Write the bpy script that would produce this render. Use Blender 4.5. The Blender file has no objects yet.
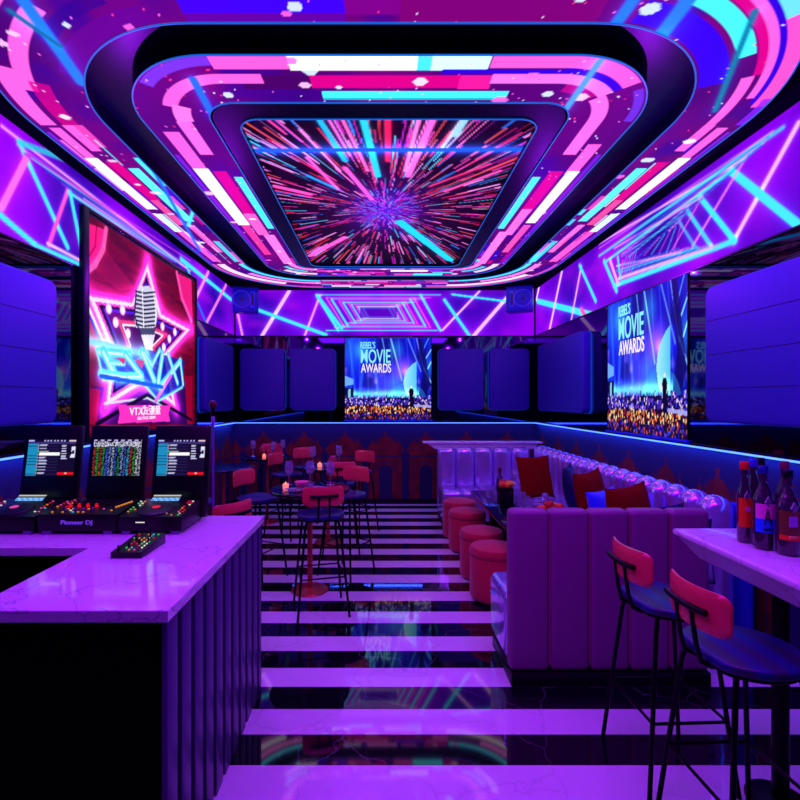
import bpy, bmesh, math, random
import numpy as np
from mathutils import Matrix, Vector

C = bpy.context.scene.collection
SC = bpy.context.scene
R = math.radians
F = 490.0          # focal length in pixels of an 800 px frame
H = 1.65           # eye height

# ---------------------------------------------------------------- camera
cam = bpy.data.cameras.new('camera')
cam.sensor_width = 36.0
cam.lens = F / 800 * 36
cam.shift_x = 19 / 800
cam.clip_start = 0.02
camo = bpy.data.objects.new('camera', cam)
camo.location = (0, 0, H)
camo.rotation_euler = (R(90), 0, 0)
C.objects.link(camo)
SC.camera = camo

# ---------------------------------------------------------------- world
w = bpy.data.worlds.new('world')
w.use_nodes = True
SC.world = w
w.node_tree.nodes['Background'].inputs[0].default_value = (0.10, 0.01, 0.6, 1)
w.node_tree.nodes['Background'].inputs[1].default_value = 0.12

# ---------------------------------------------------------------- added lights: violet fill without fixtures, spill of the light line
def point(loc, power, col, size=0.0):
    l = bpy.data.lights.new('fill_point', 'POINT')
    l.energy = power
    l.color = col
    l.shadow_soft_size = size
    o = bpy.data.objects.new('fill_point', l)
    o.location = loc
    C.objects.link(o)
    return o

def area(loc, rot, sx, sy, power, col):
    l = bpy.data.lights.new('added_area_light', 'AREA')
    l.shape = 'RECTANGLE'
    l.size = sx
    l.size_y = sy
    l.energy = power
    l.color = col
    o = bpy.data.objects.new('added_area_light', l)
    o.location = loc
    o.rotation_euler = rot
    C.objects.link(o)
    return o

VIO = (0.33, 0.008, 1.0)
area((0.05, 1.45, 3.36), (0, 0, 0), 3.6, 1.1, 110, VIO)  # added overhead violet fill, no fixture of the room
for (x, y) in ((-1.60, 3.1), (1.70, 3.1), (-1.60, 5.0), (1.70, 5.0)):
    point((x, y, 2.95), 48, VIO)  # added fill points that brighten the room, no real lamps there

NEON = (0.03, 0.07, 1.0)   # spill of the blue light line down the wainscot
area((0.06, 7.73, 1.275), (R(-28), 0, 0), 4.6, 0.02, 7, NEON)
area((2.40, 3.7, 1.275), (0, R(-28), 0), 0.02, 7.8, 12, NEON)
area((-2.28, 3.7, 1.275), (0, R(28), 0), 0.02, 7.8, 12, NEON)

SC.view_settings.view_transform = 'Standard'
SC.view_settings.look = 'None'
SC.view_settings.gamma = 1
SC.view_settings.use_curve_mapping = False
SC.view_settings.exposure = 0.0

# ================================================================ helpers
def lin(c):
    return tuple(((v / 12.92) if v <= 0.04045 else ((v + 0.055) / 1.055) ** 2.4) for v in c[:3])

def mat(name, col, rough=0.5, metal=0.0, emit=None, es=1.0, spec=0.5, coat=0.0, trans=0.0, ior=1.45, sheen=0.0):
    m = bpy.data.materials.new(name)
    m.use_nodes = True
    b = m.node_tree.nodes['Principled BSDF']
    b.inputs['Base Color'].default_value = (*lin(col), 1)
    b.inputs['Roughness'].default_value = rough
    b.inputs['Metallic'].default_value = metal
    b.inputs['Specular IOR Level'].default_value = spec
    b.inputs['IOR'].default_value = ior
    b.inputs['Coat Weight'].default_value = coat
    b.inputs['Transmission Weight'].default_value = trans
    b.inputs['Sheen Weight'].default_value = sheen
    if emit:
        b.inputs['Emission Color'].default_value = (*lin(emit), 1)
        b.inputs['Emission Strength'].default_value = es
    return m

def noise_bump(m, scale, strength, dist=0.01):
    nt = m.node_tree
    b = nt.nodes['Principled BSDF']
    tc = nt.nodes.new('ShaderNodeTexCoord')
    n = nt.nodes.new('ShaderNodeTexNoise')
    n.inputs['Scale'].default_value = scale
    bp = nt.nodes.new('ShaderNodeBump')
    bp.inputs['Strength'].default_value = strength
    bp.inputs['Distance'].default_value = dist
    nt.links.new(tc.outputs['Object'], n.inputs['Vector'])
    nt.links.new(n.outputs['Fac'], bp.inputs['Height'])
    nt.links.new(bp.outputs['Normal'], b.inputs['Normal'])
    return m

def attr_emit(name, strength, sampling='AUTO'):
    m = bpy.data.materials.new(name)
    m.use_nodes = True
    nt = m.node_tree
    b = nt.nodes['Principled BSDF']
    b.inputs['Base Color'].default_value = (0.01, 0.01, 0.01, 1)
    b.inputs['Roughness'].default_value = 0.6
    b.inputs['Specular IOR Level'].default_value = 0.05
    a = nt.nodes.new('ShaderNodeAttribute')
    a.attribute_name = 'Col'
    nt.links.new(a.outputs['Color'], b.inputs['Emission Color'])
    b.inputs['Emission Strength'].default_value = strength
    try:
        m.cycles.emission_sampling = sampling
    except Exception:
        pass
    return m

def attr_diffuse(name, rough):
    m = bpy.data.materials.new(name)
    m.use_nodes = True
    nt = m.node_tree
    b = nt.nodes['Principled BSDF']
    a = nt.nodes.new('ShaderNodeAttribute')
    a.attribute_name = 'Col'
    nt.links.new(a.outputs['Color'], b.inputs['Base Color'])
    b.inputs['Roughness'].default_value = rough
    return m

def link(o, parent=None):
    C.objects.link(o)
    if parent is not None:
        o.parent = parent
    return o

def tag(o, label=None, cat=None, group=None, kind=None):
    if label: o['label'] = label
    if cat: o['category'] = cat
    if group: o['group'] = group
    if kind: o['kind'] = kind
    return o

def thing(name, label, cat, loc=(0, 0, 0), rz=0.0, group=None):
    o = bpy.data.objects.new(name, None)
    o.empty_display_size = 0.1
    link(o)
    o.location = loc
    o.rotation_euler = (0, 0, rz)
    return tag(o, label, cat, group)

def dup(root, loc, rz, label=None, group=None, scale=None):
    r = root.copy()
    C.objects.link(r)
    r.location = loc
    r.rotation_euler = (0, 0, rz)
    if scale: r.scale = scale
    if label: r['label'] = label
    if group: r['group'] = group
    for ch in list(root.children):
        c = ch.copy()
        C.objects.link(c)
        c.parent = r
        for g in list(ch.children):
            d = g.copy()
            C.objects.link(d)
            d.parent = c
    return r

class MB:
    def __init__(s):
        s.bm = bmesh.new()
        s.M = Matrix.Identity(4)
    def _add(s, src):
        src.transform(s.M)
        me = bpy.data.meshes.new('tmp')
        src.to_mesh(me)
        src.free()
        s.bm.from_mesh(me)
        bpy.data.meshes.remove(me)
    def box(s, x0, x1, y0, y1, z0, z1, bev=0.0, seg=2, rot=None):
        b = bmesh.new()
        bmesh.ops.create_cube(b, size=1)
        for v in b.verts:
            v.co = Vector(((v.co.x) * (x1 - x0), v.co.y * (y1 - y0), v.co.z * (z1 - z0)))
        if bev:
            bmesh.ops.bevel(b, geom=list(b.edges), offset=bev, segments=seg, profile=0.5, affect='EDGES', clamp_overlap=True)
        if rot:
            b.transform(rot.to_4x4())
        b.transform(Matrix.Translation(((x0 + x1) / 2, (y0 + y1) / 2, (z0 + z1) / 2)))
        s._add(b)
        return s
    def prism(s, pts, axis, a0, a1, bev=0.0, seg=2):
        """polygon pts extruded between a0 and a1 along axis ('x','y','z')"""
        b = bmesh.new()
        def P(p, a):
            return {'x': (a, p[0], p[1]), 'y': (p[0], a, p[1]), 'z': (p[0], p[1], a)}[axis]
        lo = [b.verts.new(P(p, a0)) for p in pts]
        hi = [b.verts.new(P(p, a1)) for p in pts]
        n = len(pts)
        f0 = b.faces.new(lo)
        f1 = b.faces.new(hi)
        for i in range(n):
            b.faces.new((lo[i], lo[(i + 1) % n], hi[(i + 1) % n], hi[i]))
        bmesh.ops.recalc_face_normals(b, faces=b.faces)
        if bev:
            ed = set(f0.edges) | set(f1.edges)
            bmesh.ops.bevel(b, geom=list(ed), offset=bev, segments=seg, profile=0.5, affect='EDGES', clamp_overlap=True)
        s._add(b)
        return s
    def lathe(s, prof, n=24, center=(0, 0, 0), axis='z', sy=1.0):
        b = bmesh.new()
        rings = []
        for (r, z) in prof:
            if r < 1e-6:
                rings.append([b.verts.new((0, 0, z))])
            else:
                rings.append([b.verts.new((r * math.cos(2 * math.pi * i / n), sy * r * math.sin(2 * math.pi * i / n), z)) for i in range(n)])
        for a, c in zip(rings[:-1], rings[1:]):
            for i in range(n):
                j = (i + 1) % n
                if len(a) == 1 and len(c) == 1: continue
                if len(a) == 1: b.faces.new((a[0], c[j], c[i]))
                elif len(c) == 1: b.faces.new((a[i], a[j], c[0]))
                else: b.faces.new((a[i], a[j], c[j], c[i]))
        bmesh.ops.recalc_face_normals(b, faces=b.faces)
        if axis == 'x': b.transform(Matrix.Rotation(R(90), 4, 'Y'))
        if axis == 'y': b.transform(Matrix.Rotation(R(90), 4, 'X'))
        b.transform(Matrix.Translation(center))
        s._add(b)
        return s
    def tube(s, pts, r, n=8, cap=True, r1=None):
        pts = [Vector(p) for p in pts]
        b = bmesh.new()
        rings = []
        N = len(pts)
        up = None
        for i, p in enumerate(pts):
            t = (pts[min(i + 1, N - 1)] - pts[max(i - 1, 0)]).normalized()
            if up is None:
                up = Vector((0, 0, 1)) if abs(t.z) < 0.9 else Vector((1, 0, 0))
            u = t.cross(up)
            if u.length < 1e-5: u = t.cross(Vector((0, 1, 0)))
            u.normalize()
            v = t.cross(u).normalized()
            up = -v if v.dot(up) < 0 else v
            v = up
            u = v.cross(t).normalized()
            rr = r if r1 is None else r + (r1 - r) * i / (N - 1)
            rings.append([b.verts.new(p + rr * (math.cos(2 * math.pi * k / n) * u + math.sin(2 * math.pi * k / n) * v)) for k in range(n)])
        for a, c in zip(rings[:-1], rings[1:]):
            for i in range(n):
                j = (i + 1) % n
                b.faces.new((a[i], a[j], c[j], c[i]))
        if cap:
            b.faces.new(rings[0]); b.faces.new(rings[-1])
        bmesh.ops.recalc_face_normals(b, faces=b.faces)
        s._add(b)
        return s
    def build(s, name, m, parent=None, smooth=True, angle=40):
        me = bpy.data.meshes.new(name)
        s.bm.normal_update()
        s.bm.to_mesh(me)
        s.bm.free()
        me.materials.append(m)
        if smooth:
            me.polygons.foreach_set('use_smooth', [True] * len(me.polygons))
            try:
                me.set_sharp_from_angle(angle=R(angle))
            except Exception:
                pass
        o = bpy.data.objects.new(name, me)
        return link(o, parent)

def rrect(x0, x1, y0, y1, r, n=8):
    """rounded rectangle outline as a list of 2D points"""
    P = []
    for (cx, cy, a) in ((x1 - r, y0 + r, -90), (x1 - r, y1 - r, 0), (x0 + r, y1 - r, 90), (x0 + r, y0 + r, 180)):
        for i in range(n + 1):
            t = R(a + 90 * i / n)
            P.append((cx + r * math.cos(t), cy + r * math.sin(t)))
    return P

def text(name, body, h, loc, rot, m, parent, mirror=False, width=None, ext=0.0015, bold=0.0):
    cu = bpy.data.curves.new(name, 'FONT')
    cu.body = body
    cu.size = 1.0
    cu.extrude = ext / max(h, 1e-4)
    cu.offset = bold
    cu.align_x = 'LEFT'
    tmp = bpy.data.objects.new(name, cu)
    C.objects.link(tmp)
    bpy.context.view_layer.update()
    me = bpy.data.meshes.new_from_object(tmp.evaluated_get(bpy.context.evaluated_depsgraph_get()))
    bpy.data.objects.remove(tmp)
    me.materials.clear()
    me.materials.append(m)
    vs = np.zeros(len(me.vertices) * 3, dtype=np.float32)
    me.vertices.foreach_get('co', vs)
    vs = vs.reshape(-1, 3)
    mn, mx = vs.min(0), vs.max(0)
    sc = h / (mx[1] - mn[1])
    sx = (width / (mx[0] - mn[0])) if width else sc
    vs[:, 0] = (vs[:, 0] - (mn[0] + mx[0]) / 2) * sx
    vs[:, 1] = (vs[:, 1] - (mn[1] + mx[1]) / 2) * sc
    if mirror: vs[:, 0] *= -1
    vs[:, 2] *= h
    me.vertices.foreach_set('co', vs.ravel())
    me.name = name
    o = bpy.data.objects.new(name, me)
    link(o, parent)
    o.location = loc
    o.rotation_euler = rot
    return o

# ---------------------------------------------------------------- painted grids (display contents, printed wallpaper)
def s2l(a):
    a = np.clip(a, 0, 1)
    return np.where(a <= 0.04045, a / 12.92, ((a + 0.055) / 1.055) ** 2.4)

def grid_mesh(name, P, col, m, parent=None):
    """P (n,k,3) positions, col (n,k,3) display colours"""
    n, k = P.shape[:2]
    me = bpy.data.meshes.new(name)
    me.vertices.add(n * k)
    me.vertices.foreach_set('co', P.astype(np.float32).ravel())
    i, j = np.meshgrid(np.arange(n - 1), np.arange(k - 1), indexing='ij')
    a = (i * k + j).ravel()
    q = np.stack([a, a + 1, a + k + 1, a + k], 1).astype(np.int32)
    nf = len(q)
    me.loops.add(nf * 4)
    me.loops.foreach_set('vertex_index', q.ravel())
    me.polygons.add(nf)
    me.polygons.foreach_set('loop_start', np.arange(0, nf * 4, 4, dtype=np.int32))
    me.update(calc_edges=True)
    ca = me.color_attributes.new('Col', 'FLOAT_COLOR', 'POINT')
    c4 = np.ones((n * k, 4), dtype=np.float32)
    c4[:, :3] = s2l(col.reshape(-1, 3))
    ca.data.foreach_set('color', c4.ravel())
    me.materials.append(m)
    o = bpy.data.objects.new(name, me)
    return link(o, parent)

class Paint:
    def __init__(s, X, Y, base=(0, 0, 0)):
        s.X, s.Y = X, Y
        s.img = np.zeros(X.shape + (3,)) + np.array(base)
    def mix(s, a, c):
        a = np.clip(a, 0, 1)[..., None]
        s.img = s.img * (1 - a) + np.array(c) * a
    def add(s, a, c):
        s.img = s.img + np.asarray(a)[..., None] * np.array(c)
    def dseg(s, p, q):
        px, py = p; qx, qy = q
        dx, dy = qx - px, qy - py
        L = dx * dx + dy * dy + 1e-12
        t = np.clip(((s.X - px) * dx + (s.Y - py) * dy) / L, 0, 1)
        return np.hypot(s.X - px - t * dx, s.Y - py - t * dy)
    def line(s, p, q, wd, c, glow=0.0, soft=0.006, al=1.0, ga=0.22):
        m = wd / 2 + soft + 4 * glow
        x0, x1 = min(p[0], q[0]) - m, max(p[0], q[0]) + m
        y0, y1 = min(p[1], q[1]) - m, max(p[1], q[1]) + m
        if s.X.ndim == 2:
            sel = (s.X > x0) & (s.X < x1) & (s.Y > y0) & (s.Y < y1)
            if not sel.any(): return
        px, py = p; dx, dy = q[0] - px, q[1] - py
        L = dx * dx + dy * dy + 1e-12
        X, Y = s.X[sel], s.Y[sel]
        t = np.clip(((X - px) * dx + (Y - py) * dy) / L, 0, 1)
        d = np.hypot(X - px - t * dx, Y - py - t * dy)
        a = np.clip((wd / 2 - d) / soft + 0.5, 0, 1) * al
        im = s.img[sel]
        cc = np.array(c)
        if glow:
            im = im + (np.exp(-np.maximum(d - wd / 2, 0) / glow) * ga * al)[:, None] * cc
        im = im * (1 - a[:, None]) + cc * a[:, None]
        s.img[sel] = im
    def pline(s, pts, wd, c, close=False, **k):
        for a, b in zip(pts[:-1], pts[1:]): s.line(a, b, wd, c, **k)
        if close: s.line(pts[-1], pts[0], wd, c, **k)
    def poly(s, pts, c, al=1.0):
        ins = np.zeros(s.X.shape, bool)
        n = len(pts)
        for i in range(n):
            (x0, y0), (x1, y1) = pts[i], pts[(i + 1) % n]
            if y0 == y1: continue
            cond = ((s.Y >= min(y0, y1)) & (s.Y < max(y0, y1)))
            xi = x0 + (s.Y - y0) * (x1 - x0) / (y1 - y0)
            ins ^= cond & (s.X < xi)
        s.mix(ins * al, c)
    def disc(s, c0, r, c, soft=0.008, al=1.0, sy=1.0):
        d = np.hypot(s.X - c0[0], (s.Y - c0[1]) / sy)
        s.mix(np.clip((r - d) / soft + 0.5, 0, 1) * al, c)
    def glow(s, c0, r, c, k=1.0):
        d = np.hypot(s.X - c0[0], s.Y - c0[1])
        s.add(k * np.exp(-(d / r) ** 2), c)

def vnoise(X, Y, sc, seed):
    rs = np.random.RandomState(seed)
    g = rs.rand(64, 64)
    x = (X * sc) % 63; y = (Y * sc) % 63
    xi, yi = x.astype(int), y.astype(int)
    fx, fy = x - xi, y - yi
    fx = fx * fx * (3 - 2 * fx); fy = fy * fy * (3 - 2 * fy)
    a = g[xi, yi]; b = g[(xi + 1) % 64, yi]; c = g[xi, (yi + 1) % 64]; d = g[(xi + 1) % 64, (yi + 1) % 64]
    return (a * (1 - fx) + b * fx) * (1 - fy) + (c * (1 - fx) + d * fx) * fy

# colours of the displays
PK = (1.0, 0.36, 0.82); WH = (1.0, 0.95, 1.0); CY = (0.25, 0.95, 1.0); MG = (0.80, 0.0, 0.50)
NB = (0.17, 0.0, 0.80); PU = (0.30, 0.0, 0.42); VI = (0.50, 0.12, 0.98); BL = (0.10, 0.45, 1.0)

# ================================================================ materials
M = {}
M['led'] = attr_emit('led_display', 1.0)
M['led_dim'] = attr_emit('led_ceiling_display', 1.35)
M['led_small'] = attr_emit('small_display', 1.0, 'NONE')
M['black'] = mat('black_lacquer', (0.02, 0.02, 0.03), 0.25)
M['recess'] = mat('blue_black_gloss', (0.0, 0.015, 0.09), 0.4, spec=0.2)
M['matte_black'] = mat('matte_black', (0.005, 0.005, 0.006), 0.9, spec=0.05)
M['dark_frame'] = mat('dark_frame', (0.03, 0.03, 0.08), 0.35)
M['mirror'] = mat('dark_mirror', (0.28, 0.28, 0.42), 0.03, metal=1.0)
M['panel'] = noise_bump(mat('indigo_leather', (0.18, 0.12, 0.62), 0.5, sheen=0.0), 60, 0.05)
M['wallpaper'] = attr_diffuse('printed_wallpaper', 0.7)
M['strip_blue'] = mat('blue_led_tube', (0, 0, 0), 0.5, emit=(0.22, 0.36, 1.0), es=6.0)
M['strip_edge'] = mat('blue_led_edge', (0, 0, 0), 0.5, emit=(0.05, 0.45, 1.0), es=0.7)
M['plinth'] = mat('dark_plinth', (0.03, 0.02, 0.04), 0.4)
M['speaker'] = mat('blue_speaker_shell', (0.1, 0.15, 0.75), 0.4)
M['speaker_cone'] = mat('speaker_cone', (0.1, 0.08, 0.5), 0.35)

def marble_mat():
    m = mat('white_marble', (0.93, 0.9, 0.95), 0.10, coat=0.3)
    nt = m.node_tree; b = nt.nodes['Principled BSDF']
    tc = nt.nodes.new('ShaderNodeTexCoord')
    n1 = nt.nodes.new('ShaderNodeTexNoise'); n1.inputs['Scale'].default_value = 2.2; n1.inputs['Detail'].default_value = 6
    mx = nt.nodes.new('ShaderNodeVectorMath'); mx.operation = 'MULTIPLY_ADD'
    mx.inputs[1].default_value = (0.55, 0.55, 0.55)
    nt.links.new(tc.outputs['Object'], n1.inputs['Vector'])
    nt.links.new(n1.outputs['Color'], mx.inputs[0])
    nt.links.new(tc.outputs['Object'], mx.inputs[2])
    v = nt.nodes.new('ShaderNodeTexVoronoi'); v.feature = 'DISTANCE_TO_EDGE'; v.inputs['Scale'].default_value = 3.4
    nt.links.new(mx.outputs[0], v.inputs['Vector'])
    r = nt.nodes.new('ShaderNodeValToRGB')
    r.color_ramp.elements[0].position = 0.0; r.color_ramp.elements[0].color = (0.45, 0.40, 0.50, 1)
    r.color_ramp.elements[1].position = 0.010; r.color_ramp.elements[1].color = (0.84, 0.80, 0.86, 1)
    nt.links.new(v.outputs['Distance'], r.inputs['Fac'])
    nt.links.new(r.outputs['Color'], b.inputs['Base Color'])
    return m
M['marble'] = marble_mat()

def floor_mat():
    m = bpy.data.materials.new('striped_marble_floor')
    m.use_nodes = True
    nt = m.node_tree; b = nt.nodes['Principled BSDF']
    def N(t, **k):
        n = nt.nodes.new(t)
        for a, v in k.items(): setattr(n, a, v)
        return n
    tc = N('ShaderNodeTexCoord'); sp = N('ShaderNodeSeparateXYZ')
    nt.links.new(tc.outputs['Object'], sp.inputs[0])
    def mth(op, a, v=None):
        n = N('ShaderNodeMath', operation=op)
        if isinstance(a, (int, float)): n.inputs[0].default_value = a
        else: nt.links.new(a, n.inputs[0])
        if v is not None:
            if isinstance(v, (int, float)): n.inputs[1].default_value = v
            else: nt.links.new(v, n.inputs[1])
        return n.outputs[0]
    t = mth('FRACT', mth('DIVIDE', mth('ADD', sp.outputs['Y'], -2.416 + 0.402 * 20), 0.402))
    white = mth('LESS_THAN', t, 0.5)
    # thin joints at stripe borders and across, every 0.8 m
    e1 = mth('LESS_THAN', mth('ABSOLUTE', mth('ADD', mth('FRACT', mth('MULTIPLY', t, 2)), -0.5)), 0.492)
    jx = mth('FRACT', mth('DIVIDE', mth('ADD', sp.outputs['X'], 8.07), 0.8))
    e2 = mth('LESS_THAN', mth('ABSOLUTE', mth('ADD', jx, -0.5)), 0.4975)
    n1 = N('ShaderNodeTexNoise'); n1.inputs['Scale'].default_value = 1.6; n1.inputs['Detail'].default_value = 8
    va = N('ShaderNodeVectorMath', operation='MULTIPLY_ADD'); va.inputs[1].default_value = (0.6, 0.6, 0.6)
    nt.links.new(tc.outputs['Object'], n1.inputs['Vector']); nt.links.new(n1.outputs['Color'], va.inputs[0]); nt.links.new(tc.outputs['Object'], va.inputs[2])
    v = N('ShaderNodeTexVoronoi', feature='DISTANCE_TO_EDGE'); v.inputs['Scale'].default_value = 1.7
    nt.links.new(va.outputs[0], v.inputs['Vector'])
    rw = N('ShaderNodeValToRGB'); rw.color_ramp.elements[0].color = (0.70, 0.66, 0.74, 1); rw.color_ramp.elements[1].color = (0.84, 0.80, 0.86, 1); rw.color_ramp.elements[1].position = 0.012
    rb = N('ShaderNodeValToRGB'); rb.color_ramp.elements[0].color = (0.10, 0.09, 0.11, 1); rb.color_ramp.elements[1].color = (0.004, 0.004, 0.007, 1); rb.color_ramp.elements[1].position = 0.006
    nt.links.new(v.outputs['Distance'], rw.inputs[0]); nt.links.new(v.outputs['Distance'], rb.inputs[0])
    mx = N('ShaderNodeMix', data_type='RGBA')
    nt.links.new(white, mx.inputs['Factor']); nt.links.new(rb.outputs[0], mx.inputs['A']); nt.links.new(rw.outputs[0], mx.inputs['B'])
    mj = N('ShaderNodeMix', data_type='RGBA'); mj.inputs['A'].default_value = (0.02, 0.015, 0.03, 1)
    jm = mth('MULTIPLY', e1, mth('MAXIMUM', e2, white))
    nt.links.new(jm, mj.inputs['Factor']); nt.links.new(mx.outputs['Result'], mj.inputs['B'])
    nt.links.new(mj.outputs['Result'], b.inputs['Base Color'])
    b.inputs['Roughness'].default_value = 0.045
    b.inputs['IOR'].default_value = 1.75
    return m
M['floor'] = floor_mat()

# ================================================================ room shell
XL, XR, YB, YF = -2.35, 2.47, 7.80, -0.4
def struct(name, mb, m, **k):
    o = mb.build(name, m, **k)
    o['kind'] = 'structure'
    return o
struct('floor', MB().box(XL - .1, XR + .1, YF, YB + .1, -0.1, 0.0), M['floor'], smooth=False)
struct('ceiling', MB().box(XL - .1, XR + .1, YF, YB + .1, 3.50, 3.6), M['recess'], smooth=False)
struct('wall_left', MB().box(XL - .1, XL, YF, YB, 0.0, 3.5), M['dark_frame'], smooth=False)
struct('wall_right', MB().box(XR, XR + .1, YF, YB, 0.0, 3.5), M['dark_frame'], smooth=False)
struct('wall_back', MB().box(XL, XR, YB, YB + .1, 0.0, 3.5), M['dark_frame'], smooth=False)

# printed wainscot wallpaper: red palace fronts with chandelier spires on deep blue
def wallpaper(u0, u1, phase, z0=0.08, z1=1.27, res=0.0125):
    nu, nv = int((u1 - u0) / res), int((z1 - z0) / res)
    U, V = np.meshgrid(np.linspace(u0, u1, nu), np.linspace(z0, z1, nv), indexing='ij')
    p = 0.645
    X = ((U - phase) / p + 0.5) % 1.0 * p - p / 2
    A = np.abs(X)
    V0, V = V, V + 0.10
    rd = np.zeros_like(X, bool)
    rd |= (A < 0.30) & (V > 0.92) & (V < 1.0)                    # roof band
    rd |= (A < 0.27 - 0.5 * np.maximum(V - 1.0, 0)) & (V >= 1.0) & (V < 1.06)
    rd |= (A ** 2 / 0.13 ** 2 + (V - 1.05) ** 2 / 0.13 ** 2 < 1) & (V > 1.0)   # dome
    rd |= (np.abs(A - 0.20) < 0.022) & (V > 1.0) & (V < 1.1)      # turrets
    rd |= (A < 0.010 + 0.018 * np.cos((V - 1.1) * 70) ** 4) & (V > 1.1) & (V < 1.25)   # spire
    rd |= (A < 0.265) & (V <= 0.92)
    hole = (A < 0.105) & (V < 0.62)
    hole |= (A ** 2 + (V - 0.62) ** 2 < 0.105 ** 2)
    hole |= (np.abs(A - 0.185) < 0.006) & (V < 0.85)
    hole |= (np.abs(V - 0.86) < 0.010) & (A < 0.26)
    hole |= (np.abs(V - 0.965) < 0.006) & (np.sin(X * 160) > 0)
    arch = np.abs(np.hypot(X, V - 0.62) - 0.15) < 0.008
    hole |= arch & (V > 0.62)
    rd &= ~hole
    flor = (np.sin(X * 95 + np.sin(V * 60) * 1.5) * np.cos(V * 80 + np.cos(X * 50)) > 0.62) & (V > 0.98) & (V < 1.15) & (A < 0.24)
    rd |= flor
    n = vnoise(U, V, 9, 3)
    col = np.zeros(X.shape + (3,)) + np.array((0.06, 0.05, 0.30))
    rc = np.array((0.50, 0.02, 0.05)) * (0.7 + 0.4 * n)[..., None]
    col = np.where(rd[..., None], rc, col)
    return U, V0, col
U, V, c = wallpaper(XL, XR, 0.05 - 2 * .645 + .02)
o = grid_mesh('trim_1', np.stack([U, 0 * U + YB - 0.012, V], -1), c, M['wallpaper']); o['kind'] = 'structure'
U, V, c = wallpaper(YF, YB, 7.45)
o = grid_mesh('trim_2', np.stack([0 * U + XR - 0.012, U, V], -1), c, M['wallpaper']); o['kind'] = 'structure'
U, V, c = wallpaper(YF, YB, 7.45)
o = grid_mesh('trim_3', np.stack([0 * U + XL + 0.012, U, V], -1), c, M['wallpaper']); o['kind'] = 'structure'
struct('baseboard_back', MB().box(XL, XR, YB - .03, YB, 0, 0.08), M['plinth'])
struct('baseboard_right', MB().box(XR - .03, XR, YF, YB - .03, 0, 0.08), M['plinth'])
struct('baseboard_left', MB().box(XL, XL + .03, YF, YB - .03, 0, 0.08), M['plinth'])

# dark mirrors above the wainscot
for nm, lb, b in (('wall_mirror', 'dark mirror band along the back wall behind the blue padded panels', (XL + .03, XR - .03, YB - .025, YB - .002)),
                  ('wall_mirror', 'dark mirror band along the right wall above the blue light line', (XR - .025, XR - .002, YF, YB - .03)),
                  ('wall_mirror', 'dark mirror band along the left wall beside the star poster screen', (XL + .002, XL + .025, YF, YB - .03))):
    o = MB().box(*b, 1.31, 2.66).build(nm, M['mirror'], smooth=False)
    tag(o, lb, 'mirror')

# blue light line under the mirrors
zl = 1.29
for lb, b in (('straight blue light line crossing the back wall under the centre screen', (XL + .05, XR - .05, YB - .05, YB - .03)),
              ('glowing blue light line running along the right wall above the long sofa', (XR - .055, XR - .03, YF, YB - .06)),
              ('glowing blue light line running along the left wall behind the DJ monitors', (XL + .03, XL + .055, YF, YB - .06))):
    t = thing('light_strip', lb, 'light strip', ((b[0] + b[1]) / 2, (b[2] + b[3]) / 2, zl))
    MB().box((b[0] - b[1]) / 2, (b[1] - b[0]) / 2, (b[2] - b[3]) / 2, (b[3] - b[2]) / 2, -.007, .003, .002).build('light_tube', M['strip_blue'], t)
    g = .012
    e = (XR if b[0] > 2 else 0)
    MB().box((b[0] - b[1]) / 2, (b[1] - b[0]) / 2, (b[2] - b[3]) / 2, (b[3] - b[2]) / 2, .008, .02).build('ledge', M['dark_frame'], t)

# ================================================================ LED content
def Bk(px, py, Y=7.77):      # a point of the back wall plane
    return ((px - 381) / F * Y, H + (399 - py) / F * Y)
def Rt(px, py, X=2.44):      # a point of the right wall plane: (Y, z)
    Y = X * F / (px - 381)
    return (Y, H + (399 - py) / F * Y)
def Lf(px, py, X=2.32):
    Y = X * F / (381 - px)
    return (Y, H + (399 - py) / F * Y)

def fascia_base(U, V, seed):
    p = Paint(U, V)
    n = vnoise(U, V, 1.6, seed); n2 = vnoise(U, V * 2, 3.5, seed + 1)
    base = np.array((0.15, 0.0, 0.66))
    hot = np.array((0.60, 0.0, 1.0))
    a = np.clip(n * 1.5 - 0.15, 0, 1)[..., None]
    p.img = base * (1 - a) + hot * a
    k = np.clip(n2 * 1.6 - 0.7, 0, 1)[..., None]
    p.img = p.img * (1 - 0.5 * k) + np.array((0.75, 0.05, 0.95)) * 0.5 * k
    return p

def tunnel(p, cx, cz, hw, hh, flip=1):
    """nested neon trapezoids seen down a tunnel"""
    k = 1.0
    for i in range(11):
        w_, h_ = hw * k, hh * k
        sk = 0.16 * w_ * flip
        c = CY if i % 2 == 0 else PK
        wd = 0.020 * k + 0.003
        p.pline([(cx - w_, cz + h_), (cx + w_, cz + h_)], wd * 0.55, c, glow=0.01, al=.9)
        p.pline([(cx - w_ + sk, cz - h_), (cx + w_ - sk * .3, cz - h_)], wd * 0.6, c, glow=0.01, al=.9)
        p.line((cx - w_, cz + h_), (cx - w_ + 2.2 * sk, cz - h_), wd * (1.5 if c is CY else .8), c, glow=0.012)
        p.line((cx + w_ - 2.0 * sk, cz + h_), (cx + w_, cz - h_), wd * (1.5 if c is CY else .8), c, glow=0.012)
        k *= 0.84 if i % 2 == 0 else 0.9
    p.poly([(cx - hw * .30, cz + hh * .3), (cx + hw * .3, cz + hh * .3), (cx + hw * .3, cz - hh * .3), (cx - hw * .3, cz - hh * .3)], (0.25, 0.0, 0.7), .6)

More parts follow.
